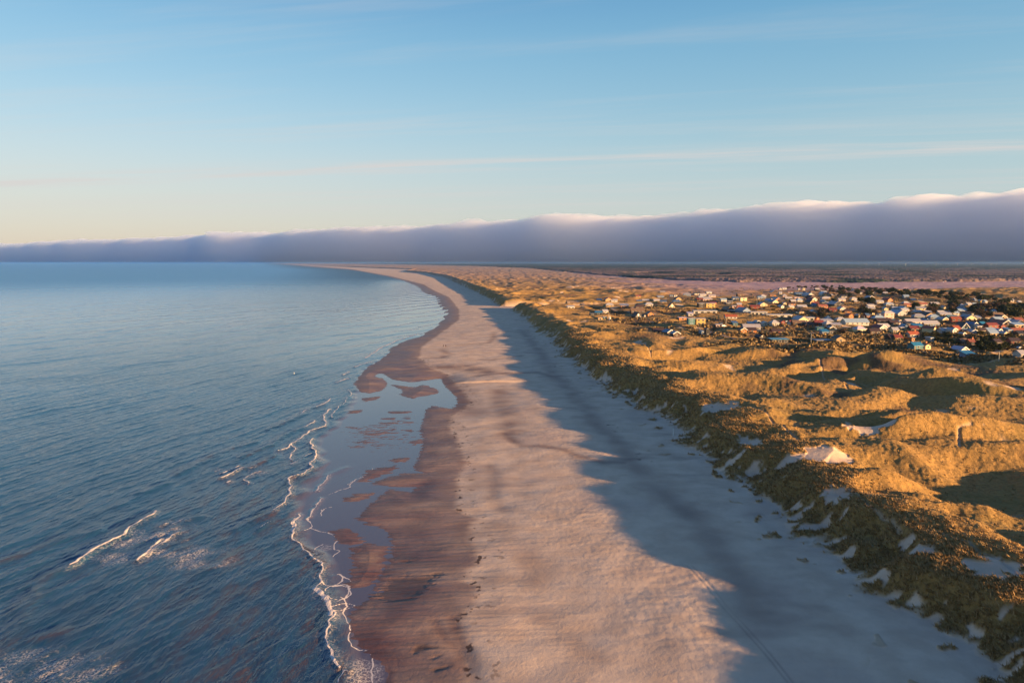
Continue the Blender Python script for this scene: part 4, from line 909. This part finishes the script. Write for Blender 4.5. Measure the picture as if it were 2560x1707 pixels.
def build_village():
    src = []
    for e in H:
        s_, ox, oy = CR[e[0]]
        src.append(((e[1] + e[2]) / 2 / s_ + ox, e[3] / s_ + oy, (e[2] - e[1]) / s_))
    x, y, z = place_many([(p[0], p[1]) for p in src])
    anchors = [(i, e[9]) for i, e in enumerate(H) if e[9]]
    used = set(e[8] for e in H if e[8]); rects = []
    for i, e in enumerate(H):
        dep = proj(x[i], y[i], z[i])[2]; W = src[i][2] * dep / FPX / 1.2
        rot = R(rnd.uniform(-9, 13)) if e[4] not in 'TpG' else R(-3 if e[4] == 'T' else 4)
        if e[4] == 'G': W *= .42; rot = R(38)
        if e[4] == 'g': rot = R(rnd.uniform(-4, 22))
        if e[4] in 'sfhm' and W > 9: rot = R(rnd.uniform(-5, 7))
        lx = x[i] - (W * .35 if e[4] == 'G' else 0)
        root = make_house((lx, y[i], z[i] + .1), dep, W, e[4], e[5], e[6], e[7], rot)
        lab = e[8]
        if not lab:
            st = {'g': 'gable', 'G': 'gable', 's': 'pitched', 'h': 'hipped', 'f': 'flat', 'm': 'sloping', 'p': 'flat', 'T': 'flat'}[e[4]]
            size = 'small ' if W < 9 else ('long ' if W > 17 else '')
            base = f"{size}{WALL[e[5]][0]} house with {ROOF[e[6]][0]} {st} roof"
            order = sorted(anchors, key=lambda a: math.hypot(src[a[0]][0] - src[i][0], (src[a[0]][1] - src[i][1]) * 2.2))
            cands = []
            for k, (ai, nm) in enumerate(order[:9]):
                du, dv = src[i][0] - src[ai][0], src[i][1] - src[ai][1]
                rel = ('right of' if du > 0 else 'left of') if abs(du) > abs(dv) * 1.6 else ('below' if dv > 0 else 'just above')
                cands.append(f"{base} {rel} {nm}")
            for adj in ('next one beyond, ', 'farther ', 'tiny farther '):
                cands += [adj + c for c in cands[:2]]
            for c in cands:
                c = c.strip()
                if len(c.split()) <= 16 and c not in used: lab = c; break
            lab = lab or next((c for c in (f"{size}{WALL[e[5]][0]} house near {nm}" for _, nm in order[:6]) if c not in used), cands[0])
            used.add(lab)
        tag(root, lab, 'house', 'houses of the seaside village')
        rects.append((src[i][0] - src[i][2] / 2, src[i][0] + src[i][2] / 2, src[i][1] - 5.5 / dep * FPX, src[i][1]))
    return rects
RECTS = build_village()

# ---------------------------------------------------------------- trees and bushes
def leaf_mat(name, a, b):
    k = NT(name); pos = k.n('ShaderNodeNewGeometry').outputs['Position']
    c = k.mixc(k.ramp(k.noise(pos, .9, 3), .35, .65), a, b); k.bsdf(c, .85, Specular_IOR_Level=.2); return k.m
LEAF = dict(pine=leaf_mat('pine_needles', (.022,.032,.014), (.055,.060,.024)), brown=leaf_mat('bare_twigs', (.075,.045,.028), (.13,.085,.05)), olive=leaf_mat('olive_leaves', (.05,.048,.018), (.10,.085,.03)))
BARK = paint('bark', (.10, .07, .05), .9)
def crown_mesh(name, seed, h, r, kind, n):
    q = random.Random(seed); v = []; f = []
    lobes = [(q.uniform(-.45, .45) * r, q.uniform(-.45, .45) * r, h * q.uniform(.42, .82), q.uniform(.45, .75)) for _ in range(6)]
    for i in range(n):
        lx, ly, lz, lr = q.choice(lobes); a = q.uniform(0, 6.283); c = q.uniform(-.8, 1); sr = math.sqrt(max(0, 1 - c * c)); rr = lr * q.uniform(.55, 1.08)
        p = Vector((lx + r * rr * sr * math.cos(a), ly + r * rr * sr * math.sin(a), max(.25, lz + h * .30 * rr * c)))
        s = q.uniform(.22, .5) * (h / 6) ** .5
        for _ in range(2):
            d1 = Vector((q.gauss(0, 1), q.gauss(0, 1), q.gauss(0, 1))).normalized(); d2 = d1.orthogonal().normalized(); d2.rotate(Matrix.Rotation(q.uniform(0, 6.28), 3, d1))
            k = len(v); v += [tuple(p + d1 * s), tuple(p + d2 * s * .8), tuple(p - d1 * s * .9), tuple(p - d2 * s * .8)]; f.append((k, k + 1, k + 2, k + 3))
    me = bpy.data.meshes.new('crown'); me.from_pydata(v, [], f); me.materials.append(LEAF[kind]); me.update(); return me
def trunk_mesh(seed, h):
    q = random.Random(seed); m = MB(); m.tube((0, 0, -.8), (q.uniform(-.2, .2), 0, h * .55), .16 * h / 6, .08 * h / 6, 6)
    for _ in range(5):
        z = h * q.uniform(.25, .5); a = q.uniform(0, 6.28); m.tube((0, 0, z), (math.cos(a) * h * .2, math.sin(a) * h * .2, z + h * .22), .06 * h / 6, .02, 4)
    return m.mesh('trunk', BARK)
PROTO = {}
for kind, hh, rr, n in (('pine', 6.5, 3.0, 420), ('brown', 5.5, 3.0, 340), ('olive', 4.5, 3.2, 360)):
    PROTO[kind] = [(crown_mesh(kind, s_ * 7 + len(kind), hh, rr, kind, n), trunk_mesh(s_, hh), hh) for s_ in range(3)]
TZ = [  # (crop, polygon, number, kinds, scale, label, group)
 ('C', [(380,120),(1450,120),(1450,200),(1000,175),(380,165)], 24, 'pbo', .8, 'low dark tree in the thin row at the far left edge of the village', 'trees along the far left edge of the village'),
 ('C', [(1050,150),(2250,190),(2340,330),(1900,300),(1380,330),(1250,260)], 42, 'ppb', 1.1, 'dark pine in the far clump behind the middle of the village', 'pines in the clump behind the middle of the village'),
 ('C', [(1250,400),(1450,400),(1480,500),(1250,500)], 6, 'op', 1.0, 'olive tree in the small clump right of the low tan houses', 'olive trees of the small middle clump'),
 ('C', [(1700,400),(1950,400),(1960,520),(1700,510)], 8, 'bp', 1.1, 'brown leafless tree in the round clump on the grassy rise', 'brown trees in the round clump'),
 ('C', [(250,490),(620,510),(620,560),(200,540)], 10, 'o', .7, 'dark olive bush in the hedge right behind the white terraces', 'bushes behind the white terraces'),
 ('C', [(780,560),(1190,560),(1330,650),(900,640)], 16, 'ob', .8, 'olive bush in the broad hedge above the lowest white terrace', 'bushes above the lowest terrace'),
 ('C', [(1730,560),(2060,560),(2050,640),(1760,640)], 10, 'pb', .9, 'dark tree standing behind the orange gable house', 'trees behind the orange gable house'),
 ('D', [(20,70),(480,70),(480,150),(20,150)], 16, 'ppb', 1.25, 'tall dark pine in the back belt left of the far right trees', 'tall pines of the back belt'),
 ('D', [(500,120),(1350,130),(1900,200),(1950,240),(1350,260),(900,230)], 40, 'pppb', 1.2, 'dark pine in the long back belt at the right', 'pines of the long back belt'),
 ('D', [(300,300),(900,330),(900,420),(640,490),(420,420)], 22, 'pb', 1.0, 'dark tree in the inner belt left of the pale blue hipped house', 'trees of the inner belt'),
 ('D', [(1120,330),(1960,330),(2000,520),(1640,520),(1330,540),(1120,430)], 44, 'pbb', 1.15, 'brown-green tree in the wide inner wood on the right', 'trees of the wide inner wood'),
 ('D', [(1950,280),(2352,280),(2352,540),(2000,500)], 26, 'ppb', 1.25, 'dark pine in the wood by the right edge of the view', 'pines by the right edge'),
 ('D', [(680,770),(1000,790),(1350,820),(1300,980),(1040,900),(720,830)], 26, 'oo', .62, 'low olive bush in the dark thicket below the triangle gable', 'bushes of the dark thicket'),
 ('D', [(1500,960),(2100,960),(2352,990),(2352,1010),(1700,1040),(1520,1010)], 26, 'op', .6, 'low dark bush in the strip in front of the right-hand houses', 'bushes before the right-hand houses'),
 ('D', [(1620,800),(2130,810),(2130,900),(1640,900)], 18, 'op', .65, 'dark bush between the chimney cottage and the big dark red house', 'bushes right of the chimney cottage'),
 ('B', [(1050,520),(2000,560),(2350,600),(2300,620),(1400,620)], 14, 'bo', .45, 'low brown bush in the scrub behind the left white terrace', 'brown scrub bushes behind the left terrace'),
 ('B', [(480,620),(900,660),(880,700),(480,680)], 6, 'b', .5, 'low brown bush by the orange brick house', 'brown bushes by the orange brick house'),
 ('C', [(1500,900),(1500,940),(1400,960),(1340,900)], 5, 'b', .5, 'low brown bush left of the lavender pyramid roof', 'brown bushes by the lavender roof'),
]
def build_trees():
    pts = []; meta = []
    for crop, poly, n, kinds, sc, lab, grp in TZ:
        s_, ox, oy = CR[crop]; P_ = [(a / s_ + ox, b / s_ + oy) for a, b in poly]
        x0, x1 = min(p[0] for p in P_), max(p[0] for p in P_); y0, y1 = min(p[1] for p in P_), max(p[1] for p in P_)
        c = 0; tries = 0
        while c < n and tries < 4000:
            tries += 1
            u, v = rnd.uniform(x0, x1), rnd.uniform(y0, y1)
            if not inside(np.array([u]), np.array([v]), P_)[0]: continue
            hpx = 6.5 * sc / (53 / max(.01, (v - 656) / FPX)) * FPX
            if any(u > a - hpx * .4 and u < b + hpx * .4 and v > d + .2 and v - hpx < d - (d - c_) * .25 for a, b, c_, d in RECTS): continue
            pts.append((u, v)); meta.append(({'p': 'pine', 'b': 'brown', 'o': 'olive'}[rnd.choice(kinds)], sc * rnd.uniform(.7, 1.2), lab, grp)); c += 1
    x, y, z = place_many(pts)
    for i, (k, sc, lab, grp) in enumerate(meta):
        cm, tm, _ = rnd.choice(PROTO[k]); low = 'bush' in lab
        root = empty('bush' if low else 'tree', (x[i], y[i], z[i]), rnd.uniform(0, 6.28)); sc *= 1.25; root.scale = (sc * rnd.uniform(.9, 1.25), sc * rnd.uniform(.9, 1.25), sc)
        for nm, me in (('crown', cm), ('trunk', tm)):
            o = bpy.data.objects.new(nm, me); COL.objects.link(o); o.parent = root
        tag(root, lab, 'bush' if low else 'tree', grp)
    print('trees', len(meta))
build_trees()

# ---------------------------------------------------------------- flagpoles, post, cars, walkers, turbines, buoy
POLES = [('D',1940,1195,1040,'white flagpole alone on the front dune near the right edge'),('D',1131,978,880,'slim white flagpole rising from the grassy mound below the dark thicket'),('D',1608,940,822,'white flagpole right of the brick cottage with the tall chimney'),
 ('D',2054,762,690,'white flagpole in front of the big brick house near the right edge'),('D',50,572,505,'slim flagpole in front of the big pale hipped house'),('D',2014,505,430,'thin flagpole against the dark wood near the right edge'),('D',1402,262,205,'thin flagpole among the far roofs of the right tree belt'),
 ('C',880,1118,930,'tallest white flagpole, standing left of the grey pavilion'),('C',1797,722,620,'orange-lit flagpole between the orange gable and the big pale hipped house'),('C',1118,800,712,'white flagpole beside the low dark red roofed house'),('C',1737,352,300,'thin flagpole in front of the brown round clump'),
 ('B',1500,470,372,'white flagpole left of the cream tower house'),('B',1370,870,762,'white flagpole below the orange-red roofed house'),('B',1748,935,840,'white flagpole above the brick gable cottage'),('B',1975,520,360,'flagpole behind the long red house'),('B',957,770,735,'short mast on the roof line right of the yellow flat-roofed house'),
 ('B',1290,250,160,'tall grey mast at the far back of the left village'),('A',990,572,512,'white flagpole beside the black cottage with white gable window'),('A',594,590,515,'white pole above the small teal hut on the outer dune'),('C',652,650,610,'slim mast between the steps of the white terraces')]
def poles():
    uv = [(p[1] / CR[p[0]][0] + CR[p[0]][1], p[2] / CR[p[0]][0] + CR[p[0]][2]) for p in POLES]
    x, y, z = place_many(uv)
    for i, p in enumerate(POLES):
        dep = proj(x[i], y[i], z[i])[2]; h = (p[2] - p[3]) / CR[p[0]][0] * dep / FPX
        root = empty('flagpole', (x[i], y[i], z[i]))
        MB().tube((0, 0, -.6), (0, 0, h), .11, .07, 8).build('pole', WHITE, root); MB().tube((0, 0, h), (0, 0, h + .16), .13, .05, 8).build('finial', METAL, root); MB().box(-.22, .22, -.22, .22, -.5, .35).build('base', METAL, root)
        tag(root, p[4], 'flagpole', 'flagpoles and masts of the village')
    for u, v, h, nm, lab, w_ in ((1683, 1089, 2.6, 'marker_post', 'white marker post standing alone on the shaded sand at the dune foot', .09), (1620,792,1.6,'marker_post','short white post in the dune grass left of the light brick house',.12)):
        xx, yy, zz_ = place_many([(u, v)], 4)
        root = empty(nm, (xx[0], yy[0], zz_[0])); MB().box(-w_, w_, -w_, w_, -.5, h).build('post', WHITE, root); MB().box(-w_ - .03, w_ + .03, -w_ - .03, w_ + .03, h, h + .12).build('cap', METAL, root)
        tag(root, lab, 'post')
    xx, yy, zz_ = place_many([(600 / 4.9 + 1400, 593 / 4.9 + 680)], 7)
    root = empty('beacon_cone', (xx[0] + .6, yy[0] - 1, zz_[0])); MB().cone([(-.8, 1.3), (.3, 1.2), (3.2, .35), (4.4, .12)]).build('cone', WHITE, root); MB().tube((0, 0, 4.4), (0, 0, 7.5), .08, .05).build('mast', METAL, root)
    tag(root, 'slim white cone with a thin mast on the outer dune beside the small huts', 'beacon')
poles()
def make_car(van, mat):
    root = empty('parked_van' if van else 'parked_car', (0, 0, 0)); L, Wd = (5.2, 1.95) if van else (4.3, 1.75)
    H_ = 2.1 if van else 1.42
    pr = [(-L/2, .35), (L/2, .35), (L/2, .95), (L/2 - .1, 1.0), (L/2 - .75, 1.08), (L/2 - 1.25, H_ - .05), (-L/2 + .1, H_), (-L/2, 1.2)] if van else [(-L/2, .32), (L/2, .32), (L/2, .72), (L/2 - .9, .90), (L/2 - 1.55, H_ - .04), (-L/2 + .9, H_), (-L/2 + .2, .98), (-L/2, .85)]
    MB().prism(pr, -Wd/2, Wd/2).build('body', mat, root)
    for s in (-1, 1):
        y0 = s * (Wd/2 + .012); MB().prism([(-L/2 + (.5 if van else .85), 1.02), (L/2 - (1.3 if van else 1.2), 1.02), (L/2 - 1.6, H_ - .18), (-L/2 + (.5 if van else 1.1), H_ - .18)], min(y0, s*(Wd/2 + .002)), max(y0, s*(Wd/2+.002))).build('side_window', GLASS, root)
        for xx in (-L/2 + .85, L/2 - .85):
            w = MB().tube((xx, s*(Wd/2 - .2), .33), (xx, s*(Wd/2 + .03), .33), .33, .33, 14).build('wheel', RM['k'], root)
            MB().tube((xx, s*(Wd/2 + .031), .33), (xx, s*(Wd/2 + .045), .33), .19, .17, 10).build('rim', METAL, w)
        MB().box(L/2 + .003, L/2 + .05, s*Wd*.36 - .15, s*Wd*.36 + .15, .62, .78).build('headlight', WHITE, root)
    return root
CARP = [paint('car_white', (.7,.7,.7), .3, .05, .6), paint('car_dark', (.03,.035,.05), .25, .1, .6), paint('car_red', (.35,.03,.03), .3, .1, .6), paint('car_silver', (.35,.36,.38), .3, .1, .6)]
CARS = [('A',350,408,1,0,'white van at the edge of the shaded beach parking ground'),('A',210,396,0,3,'silver car beside the beach kiosk'),('A',270,440,0,1,'dark car in front of the beach parking ground'),('C',655,560,0,0,'white car by the hedge behind the middle white terrace'),('C',485,735,0,0,'white car right of the small red gable'),
        ('C',1275,870,1,0,'white van in the shade right of the dark teal box'),('D',2050,965,0,0,'white car left of the big dark red house'),('D',2285,962,0,3,'silver car in front of the big dark red house'),('B',1325,912,0,0,'white car right of the pink flat-roofed cabin'),('C',1385,778,0,2,'red car left of the long blue-white hall')]
def cars():
    x, y, z = place_many([(c[1] / CR[c[0]][0] + CR[c[0]][1], c[2] / CR[c[0]][0] + CR[c[0]][2]) for c in CARS])
    for i, c in enumerate(CARS):
        r_ = make_car(c[3], CARP[c[4]]); r_.location = (x[i], y[i], z[i] + .1); r_.rotation_euler.z = rnd.uniform(-.4, .6); tag(r_, c[5], 'van' if c[3] else 'car', 'vehicles parked in the village')
cars()
SKIN = paint('skin', (.45, .26, .18), .6); HAIR = paint('hair', (.06, .035, .02), .7)
def person(u, v, coat, step, label):
    x, y = P(u, v, 1.2); z = ground_z(x, y)
    root = empty('person', (x, y, z), R(180 + step * 20))
    J = [((0,0,.93),.15),((0,0,1.18),.15),((0,0,1.42),.16),((0,.02,1.52),.065),((0,.03,1.62),.10),((0,.03,1.72),.075)]
    E = [(0,1),(1,2),(2,3),(3,4),(4,5)]
    for s in (-1, 1):
        k = len(J); J += [((.10*s,0,.88),.10),((.11*s,.12*s*step,.48),.07),((.11*s,-.16+.26*s*step*.6+.1,.08),.05),((.11*s,.06+.26*s*step*.6+.02,.04),.045)]
        E += [(0,k),(k,k+1),(k+1,k+2),(k+2,k+3)]
        k = len(J); J += [((.20*s,0,1.40),.07),((.25*s,-.08*s*step,1.13),.05),((.25*s,-.02*s*step+.06,.88),.038),((.25*s,.08,.80),.03)]
        E += [(2,k),(k,k+1),(k+1,k+2),(k+2,k+3)]
    me = bpy.data.meshes.new('body'); me.from_pydata([j[0] for j in J], E, []); me.materials.append(coat)
    b = bpy.data.objects.new('body', me); COL.objects.link(b); b.parent = root
    sm = b.modifiers.new('skin', 'SKIN'); 
    for i, sv in enumerate(me.skin_vertices[0].data if me.skin_vertices else []): sv.radius = (J[i][1], J[i][1])
    b.modifiers.new('sub', 'SUBSURF').levels = 1
    h = MB().cone([(1.60, .085), (1.68, .115), (1.76, .10), (1.81, .05)], 10).build('hair', HAIR, root); h.location.y = .01
    tag(root, label, 'person', 'two walkers on the beach')
person(1108.5, 867.5, paint('dark_coat', (.035,.03,.035), .8), 1, 'person in dark clothes walking on the dry sand, left of the two walkers')
person(1114.5, 867.5, paint('brown_coat', (.07,.04,.03), .8), -1, 'person in dark clothes walking on the dry sand, right of the two walkers')
def turbine(u, dist, r0, label):
    a = (u - 1280) / FPX; x, y = a * dist, dist; z = 4
    root = empty('wind_turbine', (x, y, z), R(20)); hub = 38; bl = 20
    MB().cone([(-2, 2.2), (hub, 1.3)], 10).build('tower', METAL, root); MB().box(-1.8, 1.8, -4, 4, hub, hub + 3.4).build('nacelle', METAL, root)
    for k in range(3):
        t = R(r0 + 120 * k); d = Vector((math.sin(t), 0, math.cos(t))); c = Vector((0, -5, hub + 1.7))
        MB().tube(c, c + d * bl, 1.1, .35, 5).build('blade', METAL, root)
    MB().tube((0, -6.2, hub + 1.7), (0, -4, hub + 1.7), .9, 1.6, 8).build('hub', METAL, root)
    tag(root, label, 'wind turbine', 'wind turbines on the horizon')
for i, (u, d, r0) in enumerate(((2160, 10500, 10), (2192, 11500, 50), (2258, 9800, 80), (2334, 10600, 20), (2386, 9200, 65), (2420, 11800, 35), (2470, 9600, 95), (2484, 12500, 5))):
    turbine(u, d, r0, f"{['first','second','third','fourth','fifth','sixth','seventh','eighth'][i]} from the left of the tiny white wind turbines on the right horizon")
x_, y_ = P(735.5, 934.5)
root = empty('buoy', (x_, y_, 0)); root.scale = (.42, .42, .42); MB().cone([(-.4, .5), (.1, .8), (.7, .6), (1.1, .2), (1.9, .1)]).build('float', WHITE, root); MB().tube((0, 0, 1.9), (0, 0, 2.3), .2, .1).build('top_mark', METAL, root)
tag(root, 'tiny white buoy alone on the calm blue sea', 'buoy')

# ---------------------------------------------------------------- far forest (one mass of canopy)
def forest():
    az = lerp_az([(-17, 6, 260), (6, 46, 900)]); rad = np.concatenate([np.exp(np.linspace(math.log(1650), math.log(5500), 520, endpoint=False)), np.exp(np.linspace(math.log(5500), math.log(34000), 170))])
    X, Y = polar(az, rad); x, y = X.ravel(), Y.ravel()
    dep = y * CP + 52 * SP; u = 1280 + FPX * x / dep; v = 853.5 - FPX * (y * SP - 54 * CP) / dep
    fr = [(600, 657), (860, 659.3), (930, 660.5), (1060, 662.5), (1200, 666), (1320, 671), (1400, 679), (1478, 687), (1604, 697), (1700, 702), (1849, 706), (2350, 706.5), (2600, 704.5)]
    vf = np.interp(u, [p[0] for p in fr], [p[1] for p in fr])
    wob = pn(x, y, 260, 81) * .045 * (vf - 656) + pn(x, y, 60, 82) * .02 * (vf - 656)
    m = sstep(-.02, .03, (vf + wob - v) / (vf - 655.8))
    for cu, cv, ru, rv in ((1620, 684, 62, 2.0), (1795, 688.5, 30, 2.0), (1710, 663.6, 60, .45), (2160, 666.8, 40, .5), (2480, 671, 70, .5), (1900, 664.5, 80, .4), (2250, 664.6, 60, .4)):
        q = ((u - cu) / ru) ** 2 + ((v - cv) / rv) ** 2; m = m * sstep(.8, 1.2, q)
    m = m * sstep(-1.05, -.75, pn(x, y, 380, 83) + .4 * pn(x, y, 120, 84))
    cell = 1 - np.abs(pn(x, y, 17, 85)) * 1.6; cell2 = 1 - np.abs(pn(x, y, 8, 86)) * 1.5
    patch = pn(x, y, 300, 87) + .5 * pn(x, y, 90, 88)
    h = (6.5 + 3.0 * cell + 1.6 * cell2 + 2.0 * pn(x, y, 70, 89) + 2.0 * pn(x, y, 240, 90)) * np.where(y > 6000, 1.15, 1)
    z = 3.5 + h * m - 14 * (1 - m)
    k = NT('forest_canopy'); pos = k.n('ShaderNodeNewGeometry').outputs['Position']; a1, a2, _, _ = k.attr('mask_a')
    br = k.mixc(k.ramp(k.noise(pos, .06, 4), .35, .65), (.20, .135, .12), (.12, .09, .08)); gr = k.mixc(k.ramp(k.noise(pos, .06, 4), .35, .65), (.03, .04, .028), (.018, .030, .024))
    k.bsdf(k.mixc(a1, br, gr), .95, Specular_IOR_Level=.1)
    g = sstep(-.05, .35, patch + .25 * sstep(3500, 6000, y) + .5 * sstep(5000, 7000, y))
    o = sheet('far_forest', X, Y, z.reshape(X.shape), k.m, {'mask_a': [g, g, g, g]}); tag(o, 'dark far-off forest between the heath and the fog bank', 'forest', kind='stuff')
forest()

# ---------------------------------------------------------------- roads draped over the village ground
def road(name, pts, w, mat, lift=.22):
    P_ = []
    x, y, z = place_many(pts)
    for i in range(len(x) - 1):
        n = max(2, int(math.hypot(x[i+1] - x[i], y[i+1] - y[i]) / 2.5))
        for k in range(n): P_.append((x[i] + (x[i+1] - x[i]) * k / n, y[i] + (y[i+1] - y[i]) * k / n))
    P_.append((x[-1], y[-1])); P_ = np.array(P_)
    for _ in range(8): P_[1:-1] = (P_[:-2] + P_[1:-1] * 2 + P_[2:]) / 4
    d = np.gradient(P_, axis=0); d /= np.hypot(d[:, 0], d[:, 1])[:, None] + 1e-9
    off = np.linspace(-w / 2, w / 2, 5)
    X = P_[:, 0][:, None] - d[:, 1][:, None] * off; Y = P_[:, 1][:, None] + d[:, 0][:, None] * off
    zz = terrain(X.ravel(), Y.ravel(), fine=True)['z'].reshape(X.shape); zz = zz.max(1, keepdims=True) * np.ones_like(X) + lift - .03
    for _ in range(3): zz[1:-1] = np.maximum(zz[1:-1], (zz[:-2] + zz[2:]) / 2)
    tag(sheet(name, X, Y, zz, mat), kind='structure')
ASPH = paint('asphalt', (.055, .055, .06), .85, .3); GRAV = paint('gravel', (.26, .19, .14), .9, .3)
def dz_(c, l): return [(a / CR[c][0] + CR[c][1], b / CR[c][0] + CR[c][2]) for a, b in l]
road('road', dz_('D', [(200,880),(300,920),(380,965),(520,1030),(700,1060),(900,1100),(1150,1100),(1320,1085)]), 4.5, ASPH)
road('road', dz_('D', [(1480,1052),(1650,1048),(1800,1030),(2100,1000),(2352,985)]), 4.5, ASPH)
road('path', dz_('A', [(90,412),(300,414),(520,430),(700,470),(860,500)]), 4, GRAV)
road('path', dz_('C', [(0,690),(300,700),(700,745),(900,790),(1100,800)]), 3.0, GRAV)
road('path', dz_('B', [(1040,1010),(1200,1100),(1400,1150),(1560,1180)]), 2.5, GRAV)

# ---------------------------------------------------------------- marram grass on the seaward dunes
def merged(name, V, F4, mat, col=None, kind='stuff', label=None, cat=None):
    me = bpy.data.meshes.new(name); k = F4.shape[1]
    me.vertices.add(len(V)); me.vertices.foreach_set('co', V.astype(np.float32).ravel())
    me.loops.add(F4.size); me.loops.foreach_set('vertex_index', F4.astype(np.int32).ravel())
    me.polygons.add(len(F4)); me.polygons.foreach_set('loop_start', np.arange(0, F4.size, k, dtype=np.int32)); me.update(calc_edges=True)
    if col is not None:
        a = me.color_attributes.new('mask_a', 'FLOAT_COLOR', 'POINT'); a.data.foreach_set('color', col.astype(np.float32).ravel())
    me.materials.append(mat); o = bpy.data.objects.new(name, me); COL.objects.link(o); tag(o, label, cat, kind=kind); return o
def tufts(n=230000):
    q = np.random.RandomState(5)
    D = np.exp(q.uniform(math.log(95), math.log(520), n)); A = np.radians(q.uniform(1, 40, n))
    x, y = D * np.sin(A), D * np.cos(A)
    s_ = x - np.interp(y, FY, FX); keep = (s_ > -9) & (s_ < 130); x, y = x[keep], y[keep]
    T = terrain(x, y); g = T['grass']; s2 = x - np.interp(y, FY, FX); front = 1 - sstep(10, 30, s2); keep = q.rand(len(x)) < g * g * mix(.06, .7, front)
    x, y, z = x[keep], y[keep], T['z'][keep]; m = len(x); d = np.hypot(x, y)
    fr_ = (1 - sstep(10, 30, x - np.interp(y, FY, FX))); sc = q.uniform(.3, .75, m) * (1 + d / 900) * mix(.6, 1, fr_)
    V = np.zeros((m, 4, 3, 3)); C = np.ones((m, 4, 3, 4))
    tone = q.uniform(0, 1, m)
    for b in range(4):
        a = q.uniform(0, 6.283, m); lean = q.uniform(.25, 1.0, m); w = .07 * (1 + d / 260)
        ox, oy = q.uniform(-.22, .22, m), q.uniform(-.22, .22, m)
        px, py = -np.sin(a) * w, np.cos(a) * w
        V[:, b, 0] = np.stack([x + ox + px, y + oy + py, z - .12], 1); V[:, b, 1] = np.stack([x + ox - px, y + oy - py, z - .12], 1)
        V[:, b, 2] = np.stack([x + ox + (np.cos(a) * lean - .35) * sc, y + oy + np.sin(a) * lean * sc, z + sc * q.uniform(.5, .95, m)], 1)
        C[:, b, :, 0] = tone[:, None]
    k = NT('marram_grass'); t, _, _, _ = k.attr('mask_a')
    c = k.mixc(t, (.25, .15, .06), (.44, .28, .12)); k.bsdf(c, .8, Specular_IOR_Level=.15)
    V = V.reshape(-1, 3); merged('dune_grass', V, np.arange(len(V)).reshape(-1, 3), k.m, C.reshape(-1, 4), label='tufts of golden marram grass on the seaward dunes', cat='grass')
    print('tufts', m)
tufts()
def scrub():
    q = np.random.RandomState(9); n = 22000
    u = q.uniform(1500, 2620, n); v = 705 + 225 * q.uniform(0, 1, n)
    a = (u - 1280) / FPX; b = (853.5 - v) / FPX; t = (8 - CAMH) / (b * CP - SP); x = a * t; y = (CP + b * SP) * t
    T = terrain(x, y, fine=False)
    keep = (T['vill'] > .4) & ((T['shrub'] > .5) | ((u > 2040) & (pn(x, y, 34, 98, 22) > -.02))) & (q.rand(n) < .8)
    x, y, z = x[keep], y[keep], T['z'][keep]; m = len(x)
    K = 14; r_ = q.uniform(.9, 2.5, m)
    V = np.zeros((m, K, 4, 3)); C = np.ones((m, K, 4, 4))
    for k_ in range(K):
        c = q.normal(0, .55, (m, 3)); c[:, 2] = np.abs(c[:, 2]) * .45 + .05
        c = c * r_[:, None]; d1 = q.normal(0, 1, (m, 3)); d1 /= np.linalg.norm(d1, axis=1)[:, None]; d2 = np.cross(d1, q.normal(0, 1, (m, 3))); d2 /= np.linalg.norm(d2, axis=1)[:, None] + 1e-6
        s_ = (.42 * r_)[:, None]; base = np.stack([x, y, z], 1) + c
        for j, w in enumerate((d1, d2, -d1, -d2)): V[:, k_, j] = base + w * s_
        C[:, k_, :, 0] = q.rand(m)[:, None]
    k = NT('scrub_leaves'); t_, _, _, _ = k.attr('mask_a')
    k.bsdf(k.mixc(t_, (.12, .085, .042), (.26, .18, .09)), .9, Specular_IOR_Level=.1)
    V = V.reshape(-1, 3); merged('low_scrub', V, np.arange(len(V)).reshape(-1, 4), k.m, C.reshape(-1, 4), label='low brown scrub covering the ground between the houses', cat='scrub')
    print('scrub', m)
scrub()
